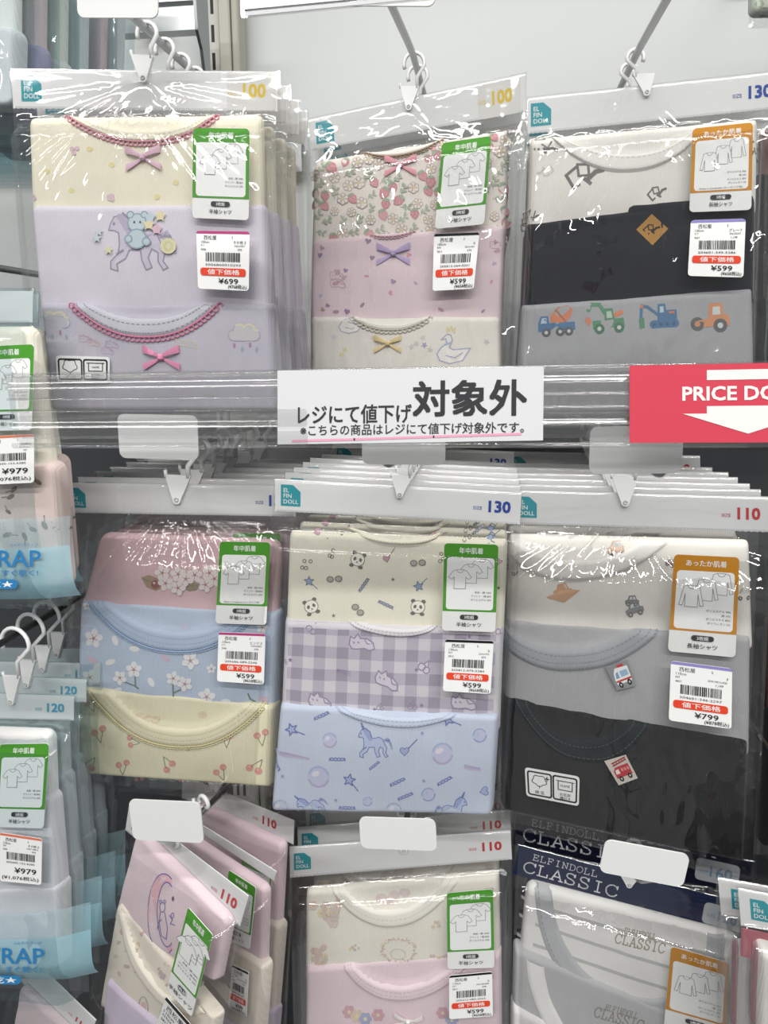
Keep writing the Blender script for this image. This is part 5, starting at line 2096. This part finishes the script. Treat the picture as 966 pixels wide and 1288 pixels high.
# middle-left pack
P, R = wrap_pack('blue-tinted shirt pack priced 979 at the left edge, level with the clear rail', (-60, 366), .68, -6,
                 [(-170, 366), (42, 366), (41, 406), (-170, 406)],
                 [([(-160, 412), (40, 410), (66, 600), (-160, 600)], .012, '#ebe6d2'), ([(-160, 582), (68, 582), (82, 742), (-160, 742)], .019, '#e0c9c2')],
                 [(-172, 362), (44, 362), (86, 762), (-172, 762)],
                 [(-22, 436), (43, 433), (40, 541), (-22, 542)], [(-20, 549), (43, 546), (43, 607), (-19, 610)],
                 None, [(-85, 688), (54, 688), (54, 742), (-85, 742)], [(-168, 690), (77, 690), (83, 758), (-168, 758)], 1, hclip=((-60, 382), (-74, 356), (-46, 356), (-52, 320)), prints=(1, small_sprigs))
D = display_hook('steel display hook off the left edge holding the blue-tinted packs beside the clear rail', None, .60, R, 'display hooks of the shirt rack')
for k in range(1):
    dup(P.root, D * .040 + Vector((-.02, 0, 0)), 'blue-tinted shirt pack %s behind the left edge pack beside the clear rail' % ('hanging directly', 'hanging last')[k], math.radians(.25 * (2, -2)[k]), skip=('price_sticker', 'description_tag'))

# lower-left pack
P, R = wrap_pack('blue-tinted shirt pack priced 979 at the lower left, hanging from the black rod', (15, 880), .75, -9,
                 [(-120, 868), (93, 876), (93, 906), (-120, 902)],
                 [([(-100, 915), (62, 922), (66, 1020), (-100, 1020)], .012, '#efeeec'), ([(-100, 1000), (64, 1002), (78, 1170), (-100, 1200)], .018, '#e6dfe6'), ([(-100, 1120), (74, 1112), (76, 1222), (-100, 1228)], .020, '#e6dfe6')],
                 [(-122, 866), (96, 874), (112, 1248), (-122, 1238)],
                 [(0, 936), (62, 935), (55, 1042), (-6, 1040)], [(0, 1047), (53, 1055), (52, 1113), (0, 1108)],
                 '120', [(-78, 1187), (58, 1189), (58, 1240), (-78, 1238)], [(-118, 1184), (104, 1180), (106, 1244), (-118, 1236)], 2, hclip=((15, 886), (5, 852), (26, 852), (17, 790)))
root = P.root
D = display_hook('black display hook rod at the lower left with white hanger clips on it', None, .52, at_y(17, 800, P.O.y), 'display hooks of the shirt rack', black=True)
for k in range(3):
    dup(root, D * (.038 * (k + 1)) + Vector((-.008 - .006 * k, 0, 0)), 'blue-tinted shirt pack %s behind the lower left pack on the black rod' % ('hanging directly', 'hanging second', 'hanging last')[k], math.radians(.12 * (-4, 3, -3, 2)[k]), skip=('price_sticker', 'description_tag', 'bag_lettering'))

# upper-left packs, seen along their right-hand edges
cols = [('#f0f0ec', '#e4e4e6'), ('#f2d6d8', '#bcb4dc'), ('#f4f2e6', '#ecece6'), ('#e6ecee', '#d6dce2'), ('#f0ccd0', '#e0bcc4'), ('#eeeef2', '#d0dae2')]
words_ = ['front', 'second', 'third', 'fourth', 'fifth', 'last']
looks = ['pale grey', 'pink and lilac', 'ivory', 'cool grey', 'rose', 'bluish grey']
for k in range(6):
    d = .70 + .036 * k
    bx = at(-70, -60, .70)
    P = Pack('%s shirts in a blue-tinted bag, %s on the upper left corner hook' % (looks[k].capitalize(), words_[k]), (-70, -165), .70, yaw=(-4, 2, -2, 3, -3, 1)[k])
    header(P, [(-185, -172), (38, -172), (38, -130), (-185, -130)], '120', '#5aa7c4')
    for j, (q, h) in enumerate((([(-170, -125), (18, -125), (18, 60), (-170, 60)], .013), ([(-170, 30), (20, 30), (18, 135), (-170, 135)], .019))):
        s = Shirt(P, q, h, cols[k][j], seed=60 + k * 2 + j, rc=.012, puff=.003)
        s.done()
    film(P, [(-187, -175), (42, -175), (44, 186), (-187, 186)], .10, .026, M_BLUEFILM, seed=30 + k, amp=.003, ns=50, nt=70)
    hanger(P, (-70, -150), (-84, -178), (-56, -178), (-62, -225))
    P.root.location = P.root.location + Vector((.002 * (k % 2), .040 * k, 0))
R = at_y(-65, -210, .75)
D = display_hook('steel display hook off the upper left corner holding the blue-tinted bags', None, .58, R, 'display hooks of the shirt rack')

# ================================================================== right edge
P = Pack('dark shirt pack cut by the right edge, beside the building vehicle pack', (1095, 100), .95)
header(P, [(952, 112), (1240, 84), (1240, 128), (952, 156)], '120', '#2b4aa0')
for q, h, col in (([(957, 160), (1230, 140), (1230, 270), (957, 250)], .012, '#8d5148'), ([(955, 215), (1230, 250), (1230, 420), (953, 380)], .017, '#2c2728'), ([(953, 370), (1230, 380), (1230, 515), (950, 515)], .021, '#232427')):
    s = Shirt(P, q, h, col, seed=80 + int(h * 1000), rc=.006)
    s.done()
film(P, [(950, 112), (1242, 82), (1242, 525), (946, 525)], .12, .0265, seed=40, amp=.0024)
_, R = hanger(P, (1095, 110), (1082, 84), (1108, 82), (1090, 50))
D = display_hook('steel display hook off the upper right edge holding the dark shirt pack', None, .57, R, 'display hooks of the shirt rack')

P = Pack('black shirt pack cut by the right edge, beside the charcoal fire engine shirt', (1115, 640), .93)
header(P, [(980, 610), (1260, 622), (1260, 662), (980, 650)], '130', '#2b4aa0')
for q, h, col in (([(976, 690), (1250, 700), (1250, 800), (975, 790)], .010, '#1d1d20'), ([(972, 770), (1250, 790), (1250, 920), (968, 900)], .015, '#a9542f'), ([(966, 895), (1250, 920), (1250, 1075), (958, 1068)], .020, '#1f2023')):
    s = Shirt(P, q, h, col, seed=90 + int(h * 1000), rc=.006)
    s.done()
film(P, [(974, 608), (1262, 620), (1262, 1085), (948, 1075)], .12, .0265, seed=41, amp=.0024)
_, R = hanger(P, (1115, 645), (1100, 615), (1130, 615), (1115, 576))
D = display_hook('steel display hook off the right edge holding the black shirt pack', None, .57, R, 'display hooks of the shirt rack')

for k, (lab, dd) in enumerate((('pink shirt pack with white header cut by the lower right edge', .650), ('pink shirt pack just behind the one at the lower right edge', .683))):
    P = Pack(lab, (1075, 1150 - 10 * k), dd)
    o = (0, 0) if k == 0 else (-25, -13)
    header(P, [(928 + o[0], 1117 + o[1]), (1215, 1170 + o[1]), (1212, 1218 + o[1]), (932 + o[0], 1164 + o[1])], '110', '#c23a3c', logo_at=.05)
    for q, h, col in (([(950 + o[0], 1190), (1200, 1240), (1200, 1330), (948 + o[0], 1300)], .012, '#b98288'), ([(956 + o[0], 1195), (1200, 1260), (1200, 1430), (950 + o[0], 1420)], .018, '#e3e0da')):
        s = Shirt(P, q, h, col, seed=100 + k, rc=.006)
        s.done()
    film(P, [(926 + o[0], 1115 + o[1]), (1217, 1168 + o[1]), (1210, 1440), (926 + o[0], 1430)], .11, .0245, seed=42 + k, amp=.002)
    if k == 0:
        mb = MB()
        q = P.q([(932, 1166), (1210, 1222), (1205, 1290), (931, 1200)], .0010)
        m = bil(q)
        mb.prism(q, -.0030, -.0016, lin('#a4616a'))
        P.child(mb, 'backing_card', M_CARD)
    cl = hanger(P, (1075, 1160 - 10 * k), (1060, 1130 - 10 * k), (1090, 1134 - 10 * k), (1076, 1095 - 10 * k))
    if k == 0:
        R = cl[1]
D = display_hook('steel display hook off the lower right edge holding the pink packs', None, .55, R, 'display hooks of the shirt rack')

P = Pack('blue-tinted bag with a printed corner at the upper right corner of the photo', (1080, -200), .70)
header(P, [(940, -215), (1210, -225), (1210, -180), (940, -170)], '120', '#5aa7c4')
s = Shirt(P, [(950, -150), (1200, -160), (1200, 10), (946, 16)], .015, '#c9d3c4', seed=110)
c = s.canvas()
for x, y in ((956, 4), (962, 12), (958, -10)):
    c.ell(x, y, 6, 4, lin('#8fae84'), n=8)
s.done()
film(P, [(938, -217), (1212, -227), (1212, 30), (942, 36)], .14, .024, seed=45, amp=.0024)
_, R = hanger(P, (1080, -190), (1066, -220), (1094, -222), (1084, -260))
D = display_hook('steel display hook off the upper right corner of the photo', None, .57, R, 'display hooks of the shirt rack')

# ================================================================== clear sign rail and signs
RY = .505
a = at_y(15, 516, RY)
b = at_y(966, 508, RY)
L_ = (b - a).length * 1.35
ang = math.atan2((b - a).z, (b - a).x)
htop = at_y(500, 463, RY).z - at_y(500, 560, RY).z
rail = thing('sign_rail', 'long clear acrylic sign rail running across in front of the shirt packs', 'sign rail', None, a, Matrix.Rotation(-ang, 3, 'Y'))


def railbar(name, z0, z1, y0, y1, x0=0.0, x1=None, bev=.0008):
    mb = MB()
    mb.box((x0, y0, z0), (L_ if x1 is None else x1, y1, z1), (1, 1, 1, 1), bev)
    return mb.build(name, M_ACRYL, rail)


hz = htop / 2
# profile extruded along the rail: back sheet, front lip, ribs, rolled top edge
mb = MB()
prof = [(-.004, -hz), (.004, -hz), (.004, -hz + .004), (-.0020, -hz + .005), (-.0012, -hz * .3), (-.0020, hz - .006), (-.0045, hz - .003), (-.0045, hz), (.0042, hz), (.0042, hz - .0020), (-.0002, hz - .004), (.0008, 0), (-.0002, -hz + .0060), (.0055, -hz + .0058), (.0055, -hz - .0015), (-.004, -hz - .0015)]
mb.prism(prof, 0, L_, (1, 1, 1, 1), 'x')
mb.build('extruded_profile', M_ACRYL, rail)
for z, rr in ((.31, .0010), (.62, .0014), (-.02, .0009), (-.42, .0012), (.97, .0016), (-.97, .0016)):
    mb = MB()
    mb.tube([(0, -.0036, z * hz), (L_ * .5, -.0036, z * hz), (L_, -.0036, z * hz)], rr, (1, 1, 1, 1), 12)
    mb.build('rib', M_ACRYL, rail)
mb = MB()
lip = [(-.0022, hz * .30), (-.0022, hz * .45), (-.0019, hz * .58), (-.0010, hz * .70), (.0008, hz * .80), (.0038, hz * .89), (.0080, hz * .95)]
mb.quadgrid([[(x, yy, z) for x in (0.0, L_ * .25, L_ * .5, L_ * .75, L_)] for yy, z in lip], (1, 1, 1, 1), True)
lip = [(-.0024, -hz * .50), (-.0018, -hz * .40), (-.0002, -hz * .30), (.0030, -hz * .22), (.0075, -hz * .18)]
mb.quadgrid([[(x, yy, z) for x in (0.0, L_ * .25, L_ * .5, L_ * .75, L_)] for yy, z in lip], (1, 1, 1, 1), True)
mb.build('curved_lip', M_ACRYL_SOFT, rail)
railbar('back_plate', -hz * .85, hz * .92, .0075, .0087)
z0 = at_y(300, 512, RY).z - a.z
for zz in (-.0015, -.016):
    x0 = at_y(280, 520, RY).x - a.x
    railbar('clip', zz - .010, zz + .001, -.0075, -.0050, x0, x0 + .060)


def flat_sign(name, label, quad_px, y, col, art, th=.0006, cat='sign'):
    p = [at_y(x, yy, y) for x, yy in quad_px]
    O = p[3]
    root = thing(name, label, cat, None, O)
    q = [((v - O).x, (v - O).z) for v in p]
    mb = MB()
    mb.prism([(x, z) for x, z in q][::-1], 0, th, lin(col))
    W100 = math.dist(q[0], q[1])
    H = 100 * math.dist(q[0], q[3]) / W100
    m0 = bil(q)
    cv = Canvas(mb, lambda x, yv: m0(x / 100, yv / H), lambda u, v: 0.0)
    art(cv, H)
    mb.build('card', M_CARD, root)
    return root


def art_white(cv, H):
    g = lin('#3a3a3d')
    cv.text('レジにて値下げ', 8, H * .605, 7.8, g, 'l', .02, fit=43.5, dbl=.03)
    cv.text('対象外', 52, H * .42, 14.5, g, 'l', .02, fit=41.5, dbl=.045)
    cv.text('※こちらの商品はレジにて値下げ対象外です。', 9, H * .815, 4.6, g, 'l', .015, fit=84, dbl=.02)
    cv.line([(6, H * .955), (30, H * .945), (60, H * .925), (92, H * .905)], 0.9, lin('#e6a3bb'))


def art_red(cv, H):
    w = lin('#efe9e6')
    cv.rect(26, H * .075, 53.5, H * .20, w)
    cv.rect(26, H * .53, 53.5, H * .63, w)
    cv.poly([(18, H * .625), (61, H * .625), (39.6, H * .885)], w)
    cv.text('PRICE DOWN', 17.8, H * .375, H * .245, w, 'l', .02, dbl=.05, fit=44)
    cv.line([(60, H * .99), (98, H * .99)], .5, w)


SY = RY - .0060
flat_sign('price_sign', 'white paper sign with large black Japanese lettering and a pink underline', [(349, 466), (684, 461), (683, 554), (349, 559)], SY, '#d6d8da', art_white)
flat_sign('price_sign', 'red sign with white PRICE lettering and a white down arrow', [(792, 460), (1180, 452), (1180, 556), (792, 557)], SY, '#cf4658', art_red)


def art_line(cv, H):
    cv.line([(0, H * .93), (100, H * .93)], .5, lin('#3d3f42'))


flat_sign('price_sign', 'white sign edge showing at the top of the photo above the strawberry pack', [(308, -80), (700, -110), (700, -18), (308, 20)], .46, '#e9ebee', art_line)
# clear carrier for the top sign
p = [at_y(x, y, .462) for x, y in ((300, -86), (900, -130), (900, -36), (303, 22))]
rt = thing('sign_rail', 'clear sign rail along the top edge of the photo', 'sign rail', None, p[3])
mb = MB()
mb.prism([((v - p[3]).x, (v - p[3]).z) for v in p], 0, .0015, (1, 1, 1, 1))
mb.build('acrylic_sheet', M_ACRYL, rt)
mb = MB()
mb.tube([Vector((0, -.001, .001)), (p[2] - p[3]) + Vector((0, -.001, .001))], .0020, (1, 1, 1, 1), 8)
mb.build('rolled_edge', M_ACRYL, rt)

# ================================================================== rack frame behind
UY = 1.175
O = at_y(284, 40, UY)
ur = thing('slotted_upright', 'cream slotted steel upright behind the unicorn pack', 'shelf upright', None, Vector((O.x, UY - .013, 0)))
xs = [at_y(px, 40, UY).x - O.x for px in (254, 281, 296, 306)]
mb = MB()
mb.box((xs[0], 0, 0), (xs[1], .024, 2.6), lin('#d3d3cc'), .001)
zz = .4
dk = lin('#17181a')
while zz < 2.5:
    for f in (.22, .58):
        x0 = xs[0] + (xs[1] - xs[0]) * f
        mb.box((x0, -.0004, zz), (x0 + .0045, .001, zz + .022), dk)
    zz += .036
mb.build('slotted_strip', M_PAINT, ur)
mb = MB()
mb.box((xs[1] + .001, -.012, 0), (xs[2], .024, 2.6), lin('#c9c8bc'), .002)
mb.build('post', M_PAINT, ur)
mb = MB()
mb.box((xs[2] + .0015, -.010, 0), (xs[3], .024, 2.6), lin('#bdbcb0'), .002)
mb.build('edge_trim', M_PAINT, ur)

# steel channel shelf front at the upper left with its end bracket
SYc = 1.02
c0 = at_y(90, 46, SYc)
c1 = at_y(247, 46, SYc)
top = at_y(247, -20, SYc)
sh = thing('shelf_channel', 'bright steel shelf channel with bracket above the unicorn pack', 'shelf', None, c0)
ln, hg = c1.x - c0.x, top.z - c1.z
mb = MB()
st = lin('#e2e5e6')
mb.prism([(0, 0), (0, hg * .46), (-.006, hg * .52), (-.006, hg * .75), (0, hg * .8), (0, hg), (.02, hg), (.02, hg - .002), (.003, hg - .002), (.003, .002), (.02, .002), (.02, 0)], -.35, ln, st, 'x')
mb.build('channel', M_METAL, sh)
mb = MB()
e = at_y(268, 95, SYc) - c0
mb.prism([(-.004, -.002), (-.008, hg), (.036, hg), (.036, -.075), (.024, -.07), (.010, -.02)], ln, ln + .004, lin('#8f9294'), 'x')
mb.build('end_bracket', M_METAL, sh)
